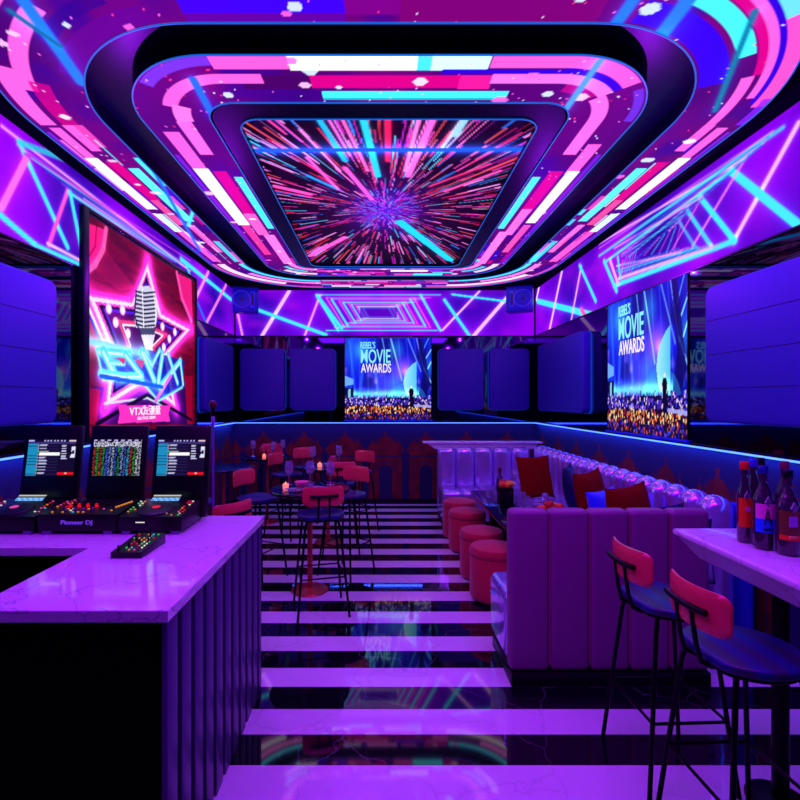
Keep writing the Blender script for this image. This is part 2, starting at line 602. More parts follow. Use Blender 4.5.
def mk_fascia(label, u0, u1, plane, painter, seed):
    res = 0.011
    z0, z1 = 2.67, 3.385
    nu, nv = int((u1 - u0) / res), int((z1 - z0) / res)
    U, V = np.meshgrid(np.linspace(u0, u1, nu), np.linspace(z0, z1, nv), indexing='ij')
    p = fascia_base(U, V, seed)
    painter(p)
    t = thing('wall_led_display', label, 'led display', (0, 0, 0))
    if plane == 'B':
        P = np.stack([U, 0 * U + 7.755, V], -1)
        MB().box(u0, u1, 7.758, YB - .001, z0 - .01, 3.40).build('housing', M['dark_frame'], t)
    elif plane == 'R':
        P = np.stack([0 * U + 2.430, U, V], -1)
        MB().box(2.433, XR - .001, u0, u1, z0 - .01, 3.40).build('housing', M['dark_frame'], t)
    else:
        P = np.stack([0 * U - 2.310, U, V], -1)
        MB().box(XL + .001, -2.313, u0, u1, z0 - .01, 3.40).build('housing', M['dark_frame'], t)
    grid_mesh('screen', P, p.img, M['led'], t)

def fas_back(p):
    q = lambda x, y: Bk(235 + x / 2.58, 275 + y / 2.58)
    tunnel(p, *q(370, 95), 0.98 * 1.0, 0.28, 1)
    p.line(q(140, 40), q(70, 155), .055, (1, .75, 1), glow=.03)
    p.line(q(220, 50), q(180, 155), .03, (1, .6, 1), glow=.02)
    p.line(q(60, 88), q(235, 152), .05, CY, glow=.05)
    p.line(q(630, 40), q(535, 140), .03, (1, .7, 1), glow=.02)
    p.line(q(715, 40), q(615, 155), .055, (1, .75, 1), glow=.03)
    p.line(q(540, 62), q(605, 155), .045, CY, glow=.03)
    p.line(q(560, 48), q(700, 66), .03, CY, glow=.03)
    p.line(q(215, 55), q(275, 135), .05, CY, glow=.03)
    p.line(q(0, 60), q(20, 155), .03, (1, .6, 1), glow=.02)
mk_fascia('bright violet led band with a neon tunnel across the back wall above the centre screen', -2.30, 2.42, 'B', fas_back, 5)

def fas_right(p):
    def q(x, y): return Rt(600 + x / 4.0, 130 + y / 4.0)
    ln = lambda a, b, wd, c, **k: p.line(a, b, wd * .8, c, soft=.012, **k)
    ln(q(800, -30), q(540, 440), .045, (1, .75, .95), glow=.02)
    ln(q(530, 160), q(830, 400), .07, CY, glow=.03)
    ln(q(0, 450), q(590, 105), .022, (1, .7, 1), glow=.01)
    ln(q(590, 105), q(370, 470), .022, (1, .5, .95), glow=.01)
    ln(q(30, 520), q(530, 160), .03, CY, glow=.015)
    ln(q(740, -15), q(0, 500), .03, CY, glow=.015, al=.8)
    ln(q(405, 265), q(545, 440), .055, CY, glow=.02)
    ln(q(355, 320), q(450, 460), .045, CY, glow=.02, al=.85)
    ln(q(320, 360), q(390, 470), .035, CY, glow=.02, al=.6)
    ln(q(60, 470), q(415, 262), .02, (1, .6, 1)); ln(q(415, 262), q(285, 490), .018, (1, .4, .95))
    ln(q(90, 500), q(350, 330), .016, CY, al=.7)
    ln(q(280, 400), q(335, 345), .016, (1, .5, .9))
    ln(q(540, 440), q(60, 620), .05, CY, glow=.015)
    ln(q(450, 462), q(80, 590), .04, (1, .75, 1), glow=.01)
    ln(q(390, 470), q(70, 560), .03, BL); ln(q(330, 485), q(70, 540), .025, (1, .6, 1))
    ln(q(20, 520), q(70, 640), .06, CY, glow=.02)
    ln(q(45, 520), q(75, 610), .05, (1, .7, 1), glow=.02)
    ln(q(75, 505), q(85, 590), .04, CY, glow=.02)
    ln(q(95, 520), q(88, 580), .03, PK)
    for i in range(6):
        a = i / 6
        ln(q(700 - 60 * a, 0 + 70 * a), q(0 + 30 * i, 470 + 8 * i), .013, [(1, .6, 1), CY, BL][i % 3], al=.85)
        ln(q(520 - 40 * i, 455 + 3 * i), q(90, 600 - 12 * i), .014, [CY, (1, .6, 1), BL][i % 3], al=.85)
    for i in range(5):
        ln(q(330 - 22 * i, 370 + 14 * i), q(300 - 30 * i, 485 + 3 * i), .013, [(1, .45, .9), CY][i % 2], al=.8)
        ln(q(110 + 10 * i, 500 - 6 * i), q(84 + 12 * i, 592 - 8 * i), .012, [CY, (1, .5, .9)][i % 2], al=.8)
    # far end, next to the corner
    def s(x, y): return Rt(400 + x / 3.077, 240 + y / 3.077)
    ln(s(425, 185), s(640, 240), .10, CY, glow=.05)
    ln(s(500, 95), s(462, 275), .07, (1, .8, 1), glow=.03)
    ln(s(560, 80), s(530, 240), .05, (1, .7, 1), glow=.03)
    ln(s(430, 140), s(422, 180), .07, WH)
    ln(s(560, 210), s(600, 270), .08, (1, .35, .85), glow=.03)
    ln(s(555, 75), s(605, 185), .06, CY, glow=.02)
    # near end
    ln((1.3, 3.38), (2.2, 2.72), .08, CY, glow=.03); ln((1.9, 3.38), (1.2, 2.7), .05, PK, glow=.03)
    ln((0.2, 3.2), (2.6, 3.36), .03, CY, glow=.02)
mk_fascia('bright violet led band with cyan and pink beams along the right wall', YF, 7.70, 'R', fas_right, 9)

def fas_left(p):
    def q(x, y): return Lf(x / 4.0, 120 + y / 4.0)
    ln = lambda a, b, wd, c, **k: p.line(a, b, wd * .8, c, soft=.012, **k)
    ln(q(70, 85), q(265, 505), .05, CY, glow=.02)
    ln(q(100, 150), q(0, 345), .06, (1, .45, .95), glow=.03)
    ln(q(265, 280), q(190, 495), .045, (1, .35, .85), glow=.02)
    ln(q(275, 285), q(320, 510), .05, CY, glow=.02)
    ln(q(-60, 330), q(135, 495), .05, CY, glow=.02)
    ln(q(135, 495), q(330, 580), .035, CY, glow=.01)
    ln(q(185, 490), q(330, 565), .03, (1, .75, .95))
    ln(q(0, 20), q(745, 590), .022, (1, .65, .95), glow=.01)
    ln(q(70, 85), q(330, 180), .05, (.1, .9, .9), al=.8)
    ln(q(270, 285), q(700, 560), .03, CY, glow=.01)
    ln(q(340, 350), q(690, 590), .03, BL, glow=.01)
    ln(q(330, 310), q(760, 600), .018, (1, .6, .95))
    ln(q(90, 130), q(760, 560), .018, (.8, .2, .9))
    for i in range(6):
        ln(q(60 + 60 * i, 95 + 52 * i), q(740 - 14 * i, 575 - 2 * i), .012, [(1, .6, 1), CY, BL, (.7, .2, 1)][i % 4], al=.8)
    def s(x, y): return Lf(180 + x / 3.077, 240 + y / 3.077)
    ln(s(0, 55), s(155, 180), .07, CY, glow=.03)
    ln(s(85, 95), s(42, 185), .07, (1, .6, 1), glow=.02)
    ln(s(140, 135), s(80, 250), .07, (1, .5, .9), glow=.02)
    ln(s(40, 165), s(78, 250), .05, BL, glow=.02)
    ln(s(42, 235), s(75, 295), .08, (1, .6, .95), glow=.02)
    ln(s(15, 70), s(30, 110), .05, CY)
    ln((0.6, 3.3), (2.2, 2.75), .06, CY, glow=.03); ln((1.0, 2.7), (1.7, 3.38), .05, PK, glow=.03)
mk_fascia('violet led band with crossing neon beams along the left wall above the DJ counter', YF, 7.70, 'L', fas_left, 13)

# ---------------------------------------------------------------- ceiling: two led rings around a central screen
ZC = 3.40
rs = np.random.RandomState(4)

def rr_sections(x0, x1, y0, y1, r, ns, nc):
    ax, bx, ay, by = x0 + r, x1 - r, y0 + r, y1 - r
    secs = []
    t = np.linspace(0, 1, ns); a = np.linspace(0, 1, nc)
    def arc(cx, cy, a0):
        th = np.radians(a0 + 90 * a)
        return np.stack([cx + r * np.cos(th), cy + r * np.sin(th)], 1)
    secs.append(np.stack([ax + (bx - ax) * t, 0 * t + y0], 1))
    secs.append(arc(bx, ay, -90))
    secs.append(np.stack([0 * t + x1, ay + (by - ay) * t], 1))
    secs.append(arc(bx, by, 0))
    secs.append(np.stack([bx + (ax - bx) * t, 0 * t + y1], 1))
    secs.append(arc(ax, by, 90))
    secs.append(np.stack([0 * t + x0, by + (ay - by) * t], 1))
    secs.append(arc(ax, ay, 180))
    return secs

def ring_grid(inner, outer, ns=230, nc=110, nv=42):
    si = rr_sections(*inner, ns, nc); so = rr_sections(*outer, ns, nc)
    pi, po, S, Fr = [], [], [], []
    for k, (a, b) in enumerate(zip(si, so)):
        pi.append(a); po.append(b)
        S.append(np.full(len(a), k)); Fr.append(np.linspace(0, 1, len(a)))
    pi, po = np.concatenate(pi), np.concatenate(po)
    S, Fr = np.concatenate(S), np.concatenate(Fr)
    v = np.linspace(0, 1, nv)
    P = pi[:, None, :] * (1 - v[None, :, None]) + po[:, None, :] * v[None, :, None]
    return P, S, Fr, v

SECN = {'N': 0, 'NR': 1, 'R': 2, 'FR': 3, 'F': 4, 'FL': 5, 'L': 6, 'NL': 7}
def ring_paint(P, S, Fr, v, blocks, seed, beams):
    X, Y = P[..., 0], P[..., 1]
    rs = np.random.RandomState(seed)
    p = Paint(X, Y)
    n = vnoise(X + 5, Y, 2.2, seed); n2 = vnoise(X + 3, Y + 2, 5.0, seed + 2)
    a = np.clip(n * 1.4 - .2, 0, 1)[..., None]
    p.img = np.array((0.26, 0.0, 0.40)) * (1 - a) + np.array((0.42, 0.0, 0.45)) * a
    b = np.clip(n2 * 2 - 1.1, 0, 1)[..., None]
    p.img = p.img * (1 - b) + np.array((0.16, 0.0, 0.55)) * b
    VV = v[None, :] + 0 * X
    SS = S[:, None] + np.zeros(X.shape, int); FF = Fr[:, None] + 0 * X
    for (s, a0, a1, v0, v1, c, al) in blocks:
        m = (SS == SECN[s]) & (VV >= v0) & (VV <= v1)
        if s in ('N', 'F'): m &= (X >= a0) & (X <= a1)
        elif s in ('R', 'L'): m &= (Y >= a0) & (Y <= a1)
        else: m &= (FF >= a0) & (FF <= a1)
        p.mix(m * al, c)
    # stars and hexagons of the picture
    for i in range(260):
        q = P[rs.randint(P.shape[0]), rs.randint(P.shape[1])]
        sel = np.hypot(X - q[0], Y - q[1]) < rs.uniform(.005, .0075)
        p.img[sel] = np.array([(1, .4, .9), (.9, .8, 1), (1, .2, .5)][rs.randint(3)])
    for i in range(34):
        q = P[rs.randint(P.shape[0]), rs.randint(P.shape[1])]
        r = rs.uniform(.02, .05)
        hx = [(q[0] + r * math.cos(k * math.pi / 3), q[1] + r * .8 * math.sin(k * math.pi / 3)) for k in range(6)]
        p.poly(hx, [(1, .8, 1), (.85, .95, 1), (1, .4, .85)][rs.randint(3)], .85)
    for (a_, b_, wd, c, g) in beams:
        p.line(a_, b_, wd, c, glow=g, soft=.016)
    return p.img

def Cl(px, py):           # a point of the ceiling plane
    Y = (ZC - H) * F / (399 - py)
    return ((px - 381) / F * Y, Y)

def rnd_side(s, y0, y1, seed, lanes, dens=1.0, cols=None):
    r = random.Random(seed)
    out = []
    cols = cols or [PK, PK, WH, CY, MG, MG, VI, NB, (1, .5, .9), (.9, .2, .75)]
    for (v0, v1) in lanes:
        y = y0
        while y < y1:
            L = r.uniform(.12, .6)
            if r.random() < dens:
                out.append((s, y, min(y + L, y1), v0, v1, r.choice(cols), r.uniform(.6, 1)))
            y += L + r.uniform(0, .12)
    return out

# inner ring
i2, o2 = (-1.065, 1.165, 2.88, 6.50, 0.20), (-1.49, 1.59, 2.48, 6.90, 0.60)
P2 = ring_grid(i2, o2)
def xN(px, py): return Cl(px, py)[0]
bl = []
bl += [('N', -1, xN(290, 60), .72, .97, PK, .95), ('N', xN(288, 60), xN(417, 60), .70, .98, WH, 1), ('N', xN(417, 60), xN(432, 60), .70, .98, CY, .9),
       ('N', xN(432, 60), xN(490, 60), .70, .98, (.8, 1, 1), 1), ('N', xN(492, 60), 1, .74, .97, PK, .95), ('N', xN(445, 60), 1, .62, .72, NB, 1),
       ('NR', 0, .55, .74, .97, PK, .95), ('NR', 0, .55, .62, .74, NB, 1), ('NR', 0, .55, .42, .62, (1, .45, .9), .95), ('N', xN(492, 75), 1, .42, .62, (1, .45, .9), .95),
       ('NR', .1, .5, .25, .42, MG, .7), ('NR', .55, 1, .30, .52, (1, .4, .85), 1), ('NR', .62, 1, .84, .97, (.4, .2, .9), .8),
       ('N', xN(310, 77), xN(470, 77), .34, .60, MG, 1), ('N', xN(460, 77), xN(492, 77), .30, .60, (1, .1, .6), .9), ('N', xN(240, 77), xN(310, 77), .3, .6, (.25, 0, .35), 1),
       ('N', xN(322, 92), xN(508, 92), .06, .26, CY, 1), ('N', xN(322, 92), xN(508, 92), .06, .10, (.1, .7, .8), 1),
       ('N', -1.1, xN(262, 78), .42, .62, PK, 1), ('NL', 0.25, 1, .42, .62, PK, 1), ('NL', .45, 1, .80, .97, (.45, .2, .9), .9), ('NL', 0, .3, .25, .5, (1, .45, .85), 1),
       ('R', 3.0, 3.5, .30, .52, (1, .4, .85), 1), ('R', 3.35, 3.8, .60, .82, PK, 1), ('R', 3.75, 4.85, .62, .84, WH, 1), ('R', 3.85, 5.0, .05, .20, CY, 1),
       ('R', 3.75, 4.6, .30, .55, MG, 1), ('R', 4.5, 5.2, .30, .52, (1, .45, .85), .9), ('R', 5.1, 6.3, .15, .40, (1, .45, .85), 1), ('R', 4.9, 5.8, .62, .80, (1, .3, .7), 1),
       ('L', 3.0, 3.5, .30, .52, (1, .4, .85), 1), ('L', 3.2, 3.75, .60, .84, PK, 1), ('L', 3.7, 4.9, .58, .84, WH, 1), ('L', 3.85, 5.0, .05, .20, CY, 1),
       ('L', 3.75, 4.7, .28, .52, MG, 1), ('L', 4.6, 5.2, .28, .55, (1, .4, .8), .9), ('L', 5.2, 6.3, .15, .42, (1, .45, .85), 1), ('L', 4.9, 5.9, .60, .80, (.9, .2, .6), 1),
       ('R', 3.5, 6.3, .88, .97, VI, .7), ('L', 3.5, 6.3, .88, .97, VI, .7)]
bl += rnd_side('R', 5.2, 6.3, 1, [(.05, .15), (.45, .58), (.8, .9)], .8) + rnd_side('L', 5.2, 6.3, 2, [(.05, .15), (.45, .58), (.8, .9)], .8)
bl += rnd_side('F', -1, 1.1, 3, [(.05, .2), (.25, .45), (.5, .62), (.7, .95)], .9)
for s in ('FR', 'FL'):
    bl += [(s, 0, 1, .1, .3, (1, .5, .9), .9), (s, .2, .8, .4, .55, CY, .8), (s, 0, .6, .65, .85, WH, .8)]
bm2 = [(Cl(600, 60), Cl(566, 108), .04, (.3, .6, 1), .03), (Cl(193, 78), Cl(213, 115), .045, (.1, .4, 1), .03)]
img2 = ring_paint(*P2, bl, 21, bm2)

# outer ring
i1, o1 = (-1.745, 1.845, 2.27, 7.14, 0.85), (-2.20, 2.30, 1.82, 7.62, 1.30)
P1 = ring_grid(i1, o1, 260, 150, 46)
bl = []
bl += [('N', -1.2, xN(345, 12), 0, .55, (.22, 0, .9), 1), ('N', -1.2, xN(345, 12), 0, .12, (.35, 0, .6), 1), ('N', xN(345, 12), xN(430, 12), .1, .5, (.45, 0, .5), 1),
       ('N', xN(400, 12), 1.1, .0, .5, (.45, 0, .42), 1), ('N', -1.2, -.2, .5, 1, MG, .8), ('N', -.1, .9, .55, .8, PK, 1), ('N', 0, 1, .82, .95, CY, .9),
       ('NR', .12, .72, .03, .33, (.17, 0, .85), 1), ('NR', .10, .60, .40, .56, CY, 1), ('NR', .0, .72, .60, .74, MG, 1), ('NR', 0.2, .85, .68, .80, PK, 1),
       ('NR', .30, .88, .76, .83, NB, 1), ('NR', .2, .9, .84, 1, (1, .3, .75), 1), ('NR', .15, .5, .84, 1, CY, .8), ('NR', .72, 1, .48, .62, PK, 1), ('NR', .86, 1, .9, 1, VI, .8),
       ('NL', .35, .9, .02, .25, (.35, 0, .5), 1), ('NL', .2, .62, .55, .72, PK, 1), ('NL', .5, .8, .35, .5, (.15, .0, .5), .7), ('NL', 0, .3, .7, .92, PK, 1), ('NL', .0, .25, .4, .6, MG, .8),
       ('NL', .55, .9, .85, .98, PK, 1), ('L', 3.1, 3.4, .35, .55, (1, .3, .75), .8)]
for s, k in (('R', 5), ('L', 8)):
    bl += [(s, 3.0, 3.45, .48, .64, PK, 1), (s, 3.15, 3.7, .70, .86, PK, 1), (s, 3.55, 4.5, .68, .88, WH, 1), (s, 3.7, 4.8, .20, .36, (.35, .95, 1), 1),
           (s, 3.6, 4.3, .42, .60, MG, 1), (s, 4.3, 4.9, .45, .62, (1, .3, .6), .9), (s, 4.6, 5.1, .70, .88, (.8, .9, 1), 1), (s, 4.9, 5.8, .28, .44, (1, .4, .8), 1),
           (s, 4.2, 4.5, .1, .2, PK, .7), (s, 3.2, 6.3, .92, .97, VI, .9), (s, 5.1, 6.2, .62, .84, PK, .9), (s, 5.4, 6.2, .1, .24, CY, .8)]
    bl += rnd_side(s, 3.3, 6.3, k, [(.0, .1), (.38, .42), (.64, .68), (.88, .92)], .7)
bl += rnd_side('F', -1, 1.1, 31, [(.02, .14), (.18, .3), (.34, .5), (.55, .66), (.72, .85), (.9, 1)], .9)
for s in ('FR', 'FL'):
    bl += [(s, 0, 1, .05, .18, CY, .9), (s, 0, .7, .3, .5, (1, .5, .9), .9), (s, .3, 1, .6, .8, WH, .85), (s, 0, 1, .88, .96, (1, .3, .8), .8)]
bm1 = [(Cl(703, -20), Cl(655, 42), .075, BL, .04), (Cl(660, 36), Cl(560, 215), .06, (.1, .55, 1), .04), (Cl(755, 10), Cl(715, 110), .03, (0, .45, .6), .02),
       (Cl(20, -5), Cl(82, 82), .06, BL, .04), (Cl(640, -10), Cl(618, 20), .06, BL, .03), (Cl(10, 10), Cl(60, 45), .03, (0, .4, .6), .02),
       (Cl(200, 190), Cl(188, 225), .03, CY, .02), (Cl(125, 120), Cl(200, 250), .03, (.1, .4, 1), .02), (Cl(560, 215), Cl(530, 262), .04, CY, .03)]
img1 = ring_paint(*P1, bl, 37, bm1)

def ring_thing(label, PG, img, inner, outer, zt):
    t = thing('ceiling_led_ring', label, 'led display', (0, 0, 0))
    P = PG[0]
    P3 = np.concatenate([P, np.full(P.shape[:2] + (1,), ZC)], -1)
    grid_mesh('screen', P3, img, M['led_dim'], t)
    # housing: a solid slab above the screen
    si = np.concatenate(rr_sections(*inner, 12, 24)); so = np.concatenate(rr_sections(*outer, 12, 24))
    b = bmesh.new()
    rings = []
    for (pp, z) in ((si, ZC + .003), (so, ZC + .003), (so, zt), (si, zt)):
        rings.append([b.verts.new((q[0], q[1], z)) for q in pp])
    n = len(si)
    for k in range(4):
        a, c = rings[k], rings[(k + 1) % 4]
        for i in range(n):
            j = (i + 1) % n
            b.faces.new((a[i], a[j], c[j], c[i]))
    bmesh.ops.recalc_face_normals(b, faces=b.faces)
    m = MB(); m._add(b)
    m.build('housing', M['recess'], t)
    for pp in (si, so):
        pts = [(q[0], q[1], ZC - .004) for q in pp] + [(pp[0][0], pp[0][1], ZC - .004)]
        MB().tube(pts, .0045, 6).build('edge_light', M['strip_edge'], t)
    return t
ring_thing('large outer led ring of the ceiling with pink and cyan blocks, next to the walls', P1, img1, i1, o1, 3.499)
ring_thing('smaller inner led ring of the ceiling with a white bar, around the starburst screen', P2, img2, i2, o2, 3.499)

# starburst screen
sx0, sx1, sy0, sy1 = -0.905, 1.005, 3.05, 6.42
t = thing('ceiling_screen', 'rectangular ceiling screen in the centre showing a pink and blue light-speed starburst', 'led display')
nu, nv = 190, 330
Xg, Yg = np.meshgrid(np.linspace(sx0 - .02, sx1 + .02, nu), np.linspace(sy0 - .02, sy1 + .02, nv), indexing='ij')
p = Paint(Xg, Yg, (0.03, 0.0, 0.06))
cx, cy = Cl(385, 214)
dd = np.hypot(Xg - cx, (Yg - cy) * .62)
p.add(np.exp(-(dd / .35) ** 2), (0.15, 0.05, 0.6))
p.add(np.exp(-(dd / .9) ** 2), (0.12, 0.0, 0.10))
r = random.Random(8)
def streak(th, r0, r1, w_, c, glow=0.0, al=1.0):
    d = (math.cos(th), math.sin(th) * 1.5)
    a = (cx + d[0] * r0, cy + d[1] * r0); b = (cx + d[0] * r1, cy + d[1] * r1)
    p.line(a, b, w_, c, glow=glow, soft=.006, al=al)
scol = [(1, .25, .75), (1, .45, .85), (.9, .1, .4), (.3, .8, 1), (.1, .45, 1), (1, .1, .25), (.8, .1, .8), (1, .3, .3), (1, .6, 1)]
for i in range(1000):
    th = r.uniform(0, 2 * math.pi)
    r0 = r.uniform(.05, 1.3) ** 1.15
    L = r0 * r.uniform(.12, .55)
    streak(th, r0, r0 + L, .005 + .016 * r0 * r.random(), r.choice(scol), al=r.uniform(.6, 1))
for i in range(260):
    th = r.uniform(0, 2 * math.pi)
    r0 = r.uniform(.02, .3)
    streak(th, r0, r0 * 1.15 + .01, .009, r.choice([(.4, .2, 1), (.8, .3, 1), (.2, .5, 1), (.6, .1, .9)]), al=.9)
def sp(ax, ay, bx, by, w_, c, g=.02):      # named large streaks
    p.line(Cl(ax, ay), Cl(bx, by), w_, c, glow=g, soft=.012)
sp(316, 120, 345, 165, .04, (.1, .7, 1)); sp(362, 120, 378, 180, .05, (.15, .8, 1)); sp(340, 120, 368, 175, .025, (1, .4, .8))
sp(435, 120, 408, 180, .05, (1, .4, .85)); sp(420, 120, 405, 175, .03, (1, .5, .9)); sp(465, 122, 440, 155, .03, (.8, .7, 1)); sp(388, 120, 388, 165, .04, (1, .1, .35))
sp(300, 135, 340, 175, .02, (1, .5, .9)); sp(275, 190, 310, 198, .05, (1, .3, .75)); sp(310, 258, 345, 240, .07, (1, .35, .8)); sp(400, 225, 450, 262, .10, (.1, .8, 1), .04)
sp(500, 175, 445, 195, .03, (1, .3, .7)); sp(490, 168, 430, 190, .02, (1, .2, .5)); sp(307, 162, 338, 193, .03, (1, .35, .8)); sp(345, 172, 372, 203, .04, (1, .35, .85)); sp(308, 180, 335, 192, .03, (.1, .6, 1))
sp(468, 120, 455, 140, .05, (.6, .8, 1)); sp(326, 120, 350, 160, .02, (1, .4, .9))
p.line(Cl(258, 155), Cl(520, 154), .05, (.1, .35, 1), glow=.05, ga=.8)
P3 = np.stack([Xg, Yg, 0 * Xg + 3.440], -1)
grid_mesh('screen', P3, p.img, M['led_dim'], t)
MB().box(sx0 - .03, sx1 + .03, sy0 - .03, sy1 + .03, 3.443, 3.499).build('housing', M['dark_frame'], t)
def frame_ring(inner, outer, z0, z1, name, m, parent):
    si = np.concatenate(rr_sections(*inner, 8, 14)); so = np.concatenate(rr_sections(*outer, 8, 14))
    b = bmesh.new(); rings = []
    for (pp, z) in ((si, z0), (so, z0), (so, z1), (si, z1)):
        rings.append([b.verts.new((q[0], q[1], z)) for q in pp])
    n = len(si)
    for k in range(4):
        a, c = rings[k], rings[(k + 1) % 4]
        for i in range(n):
            j = (i + 1) % n
            b.faces.new((a[i], a[j], c[j], c[i]))
    bmesh.ops.recalc_face_normals(b, faces=b.faces)
    mb = MB(); mb._add(b)
    return mb.build(name, m, parent)
frame_ring((sx0, sx1, sy0, sy1, .14), (i2[0] + .012, i2[1] - .012, i2[2] + .012, i2[3] - .012, .2), 3.400, 3.438, 'frame', M['recess'], t)
si = np.concatenate(rr_sections(sx0, sx1, sy0, sy1, .14, 8, 14))
MB().tube([(q[0], q[1], 3.397) for q in si] + [(si[0][0], si[0][1], 3.397)], .0045, 6).build('edge_light', M['strip_edge'], t)

# ---------------------------------------------------------------- award show screens
TXT1 = mat('cyan_letters', (0, 0, 0), emit=(.55, .95, 1.0), es=1.0)
TXT2 = mat('white_letters', (0, 0, 0), emit=(1, .95, 1.0), es=1.0)
def award_img(nu=180, nv=168):
    U, V = np.meshgrid(np.linspace(0, 1, nu), np.linspace(0, .93, nv), indexing='ij')
    p = Paint(U, V, (0.03, 0.08, 0.85))
    n = vnoise(U, V, 7, 11)
    p.img = p.img * (0.55 + .6 * n[..., None])
    p.glow((.08, .8), .22, (.1, .35, .5), .8)
    p.glow((.45, .42), .18, (.35, .25, .3), .6); p.glow((.68, .58), .12, (.7, .3, .5), .8); p.glow((.72, .54), .05, (1, .7, .4), .5)
    for (a, b, w_, c, al) in (((.43, .93), (.50, .62), .012, (.5, .75, 1), .6), ((.53, .93), (.66, .45), .014, (.6, .8, 1), .7), ((.73, .93), (.88, .55), .012, (.4, .6, 1), .8),
                          ((.83, .93), (.92, .55), .008, (.6, .7, 1), .8), ((.92, .58), (1, .42), .012, (.6, .8, 1), .8), ((.2, .55), (.18, .35), .03, (.3, .6, 1), .35),
                          ((.35, .55), (.38, .35), .03, (.3, .6, 1), .35), ((.97, .93), (.90, .78), .008, (.4, .7, 1), .8), ((1, .80), (.94, .70), .01, (.6, .9, 1), .9), ((1, .66), (.96, .58), .01, (.6, .9, 1), .9),
                          ((.05, .9), (.12, .3), .02, (.2, .5, 1), .4)):
        p.line(a, b, w_, c, al=al, glow=.004, ga=.3)
    for k_ in range(10):
        p.line((.08 + .09 * k_, .93), (.02 + .1 * k_ + .05, .30), .012, (.25, .5, 1), al=.28, glow=.006, ga=.2)
    n3 = vnoise(U, V, 14, 19); p.add(np.clip(n3 - .6, 0, 1) * (V > .3) * (V < .6), (.9, .5, .6)); p.add(np.clip(vnoise(U, V, 5, 23) - .55, 0, 1), (.2, .7, .5))
    # trusses on the right
    p.poly([(.84, .93), (.90, .93), (.99, .4), (.92, .22), (.86, .22), (.9, .5)], (0.01, 0.02, 0.35), .75)
    # globe and its horizon
    m = (np.hypot((U - .95) / .27, (V - .42) / .27) < 1) & (U < .83) & (V > .2)
    gl = np.clip(1 - (U - .68) / .2, 0, 1)
    p.mix(m * .9, (.25, .8, .95)); p.mix(m * gl * .8, (.75, 1, 1))
    m = (np.hypot((U - .72) / .22, (V - .22) / .20) < 1) & (V > .25) & ~m
    p.mix(m * .5, (.2, .6, .9))
    p.add(np.exp(-((V - .29) / .045) ** 2) * ((U > .1) & (U < .86)), (.35, .75, .7))
    # left stage set
    p.poly([(0, .5), (.1, .46), (.1, .40), (0, .38)], (.5, .8, 1), .8)
    p.poly([(0, .36), (.1, .36), (.09, .15), (0, .15)], (.02, .05, .3), 1); p.poly([(.04, .35), (.065, .35), (.06, .17), (.03, .17)], (.6, .9, 1), .9)
    # crowd
    rs = np.random.RandomState(2)
    p.mix((V < .25) * 1.0, (.04, .02, .28))
    p.mix(((V < .16)) * 1.0, (.10, .03, .14))
    for i in range(900):
        x, y = rs.rand(), rs.rand() * .27
        if y > .16: c = [(.1, .08, .6), (.35, .2, .8), (.15, .25, 1), (.5, .3, .9), (.02, .02, .15), (.9, .8, 1)][rs.randint(6)]
        elif y > .07: c = [(1, .45, .1), (1, .75, .4), (.7, .15, .1), (.1, .05, .3), (.3, .05, .3), (1, .9, .7), (.05, .02, .1)][rs.randint(7)]
        else: c = [(.1, .1, .8), (.3, .1, .6), (.05, .02, .15), (.6, .3, .4), (.2, .3, 1), (.02, .01, .08), (.9, .3, .2)][rs.randint(7)]
        sel = ((U - x) / .006) ** 2 + ((V - y) / .012) ** 2 < 1
        p.img[sel] = c
    p.poly([(.80, .17), (1, .16), (1, .13), (.80, .15)], (.7, .7, 1), .9)
    # presenter
    p.disc((.77, .37), .013, (1, .9, .8)); p.poly([(.755, .355), (.785, .355), (.80, .32), (.79, .26), (.75, .26), (.74, .32)], (.02, .02, .12)); p.poly([(.745, .26), (.80, .26), (.795, .15), (.755, .15)], (.02, .02, .2))
    return U, V, p.img
UA, VA, imA = award_img()

def award_screen(label, loc, rz, wd, ht):
    t = thing('wall_screen', label, 'screen', loc, rz)
    MB().box(-wd / 2, wd / 2, 0.005, .028, 0, ht, .004).build('housing', M['dark_frame'], t)
    P = np.stack([(UA - .5) * wd, 0 * UA, VA / .93 * ht], -1)
    grid_mesh('screen', P, imA, M['led'], t)
    s = wd
    tq = t; t = t.children[-1]
    text('lettering', "REBEL'S", .080 * s, (-.235 * s, -.004, ht * .915), (R(90), 0, 0), TXT1, t, width=.17 * s, bold=.02)
    text('lettering', 'MOVIE', .16 * s, (-.145 * s, -.004, ht * .778), (R(90), 0, 0), TXT1, t, width=.345 * s, bold=.012)
    text('lettering', 'AWARDS', .105 * s, (-.14 * s, -.004, ht * .632), (R(90), 0, 0), TXT2, t, width=.35 * s, bold=.012)
    t = tq
    MB().box(-wd / 2 - .02, wd / 2 + .02, -.02, .028, -.03, -.004, .004).build('ledge', mat('blue_ledge', (.1, .3, .9), .4), t)  # plain blue ledge below the screen
    for sx in (-1, 1):
        MB().box(sx * (wd / 2 + .006) - .005, sx * (wd / 2 + .006) + .005, -.006, .028, -.004, ht + .02, .003).build('side_frame', M['black'], t)
    return t
award_screen('square wall screen showing MOVIE AWARDS in the middle of the back wall', (.112, 7.735, 1.345), 0, 1.36, 1.28)
award_screen('large wall screen showing MOVIE AWARDS on the right wall over the blue light line', (2.44, 4.585, 1.335), R(-90), 1.37, 1.33)

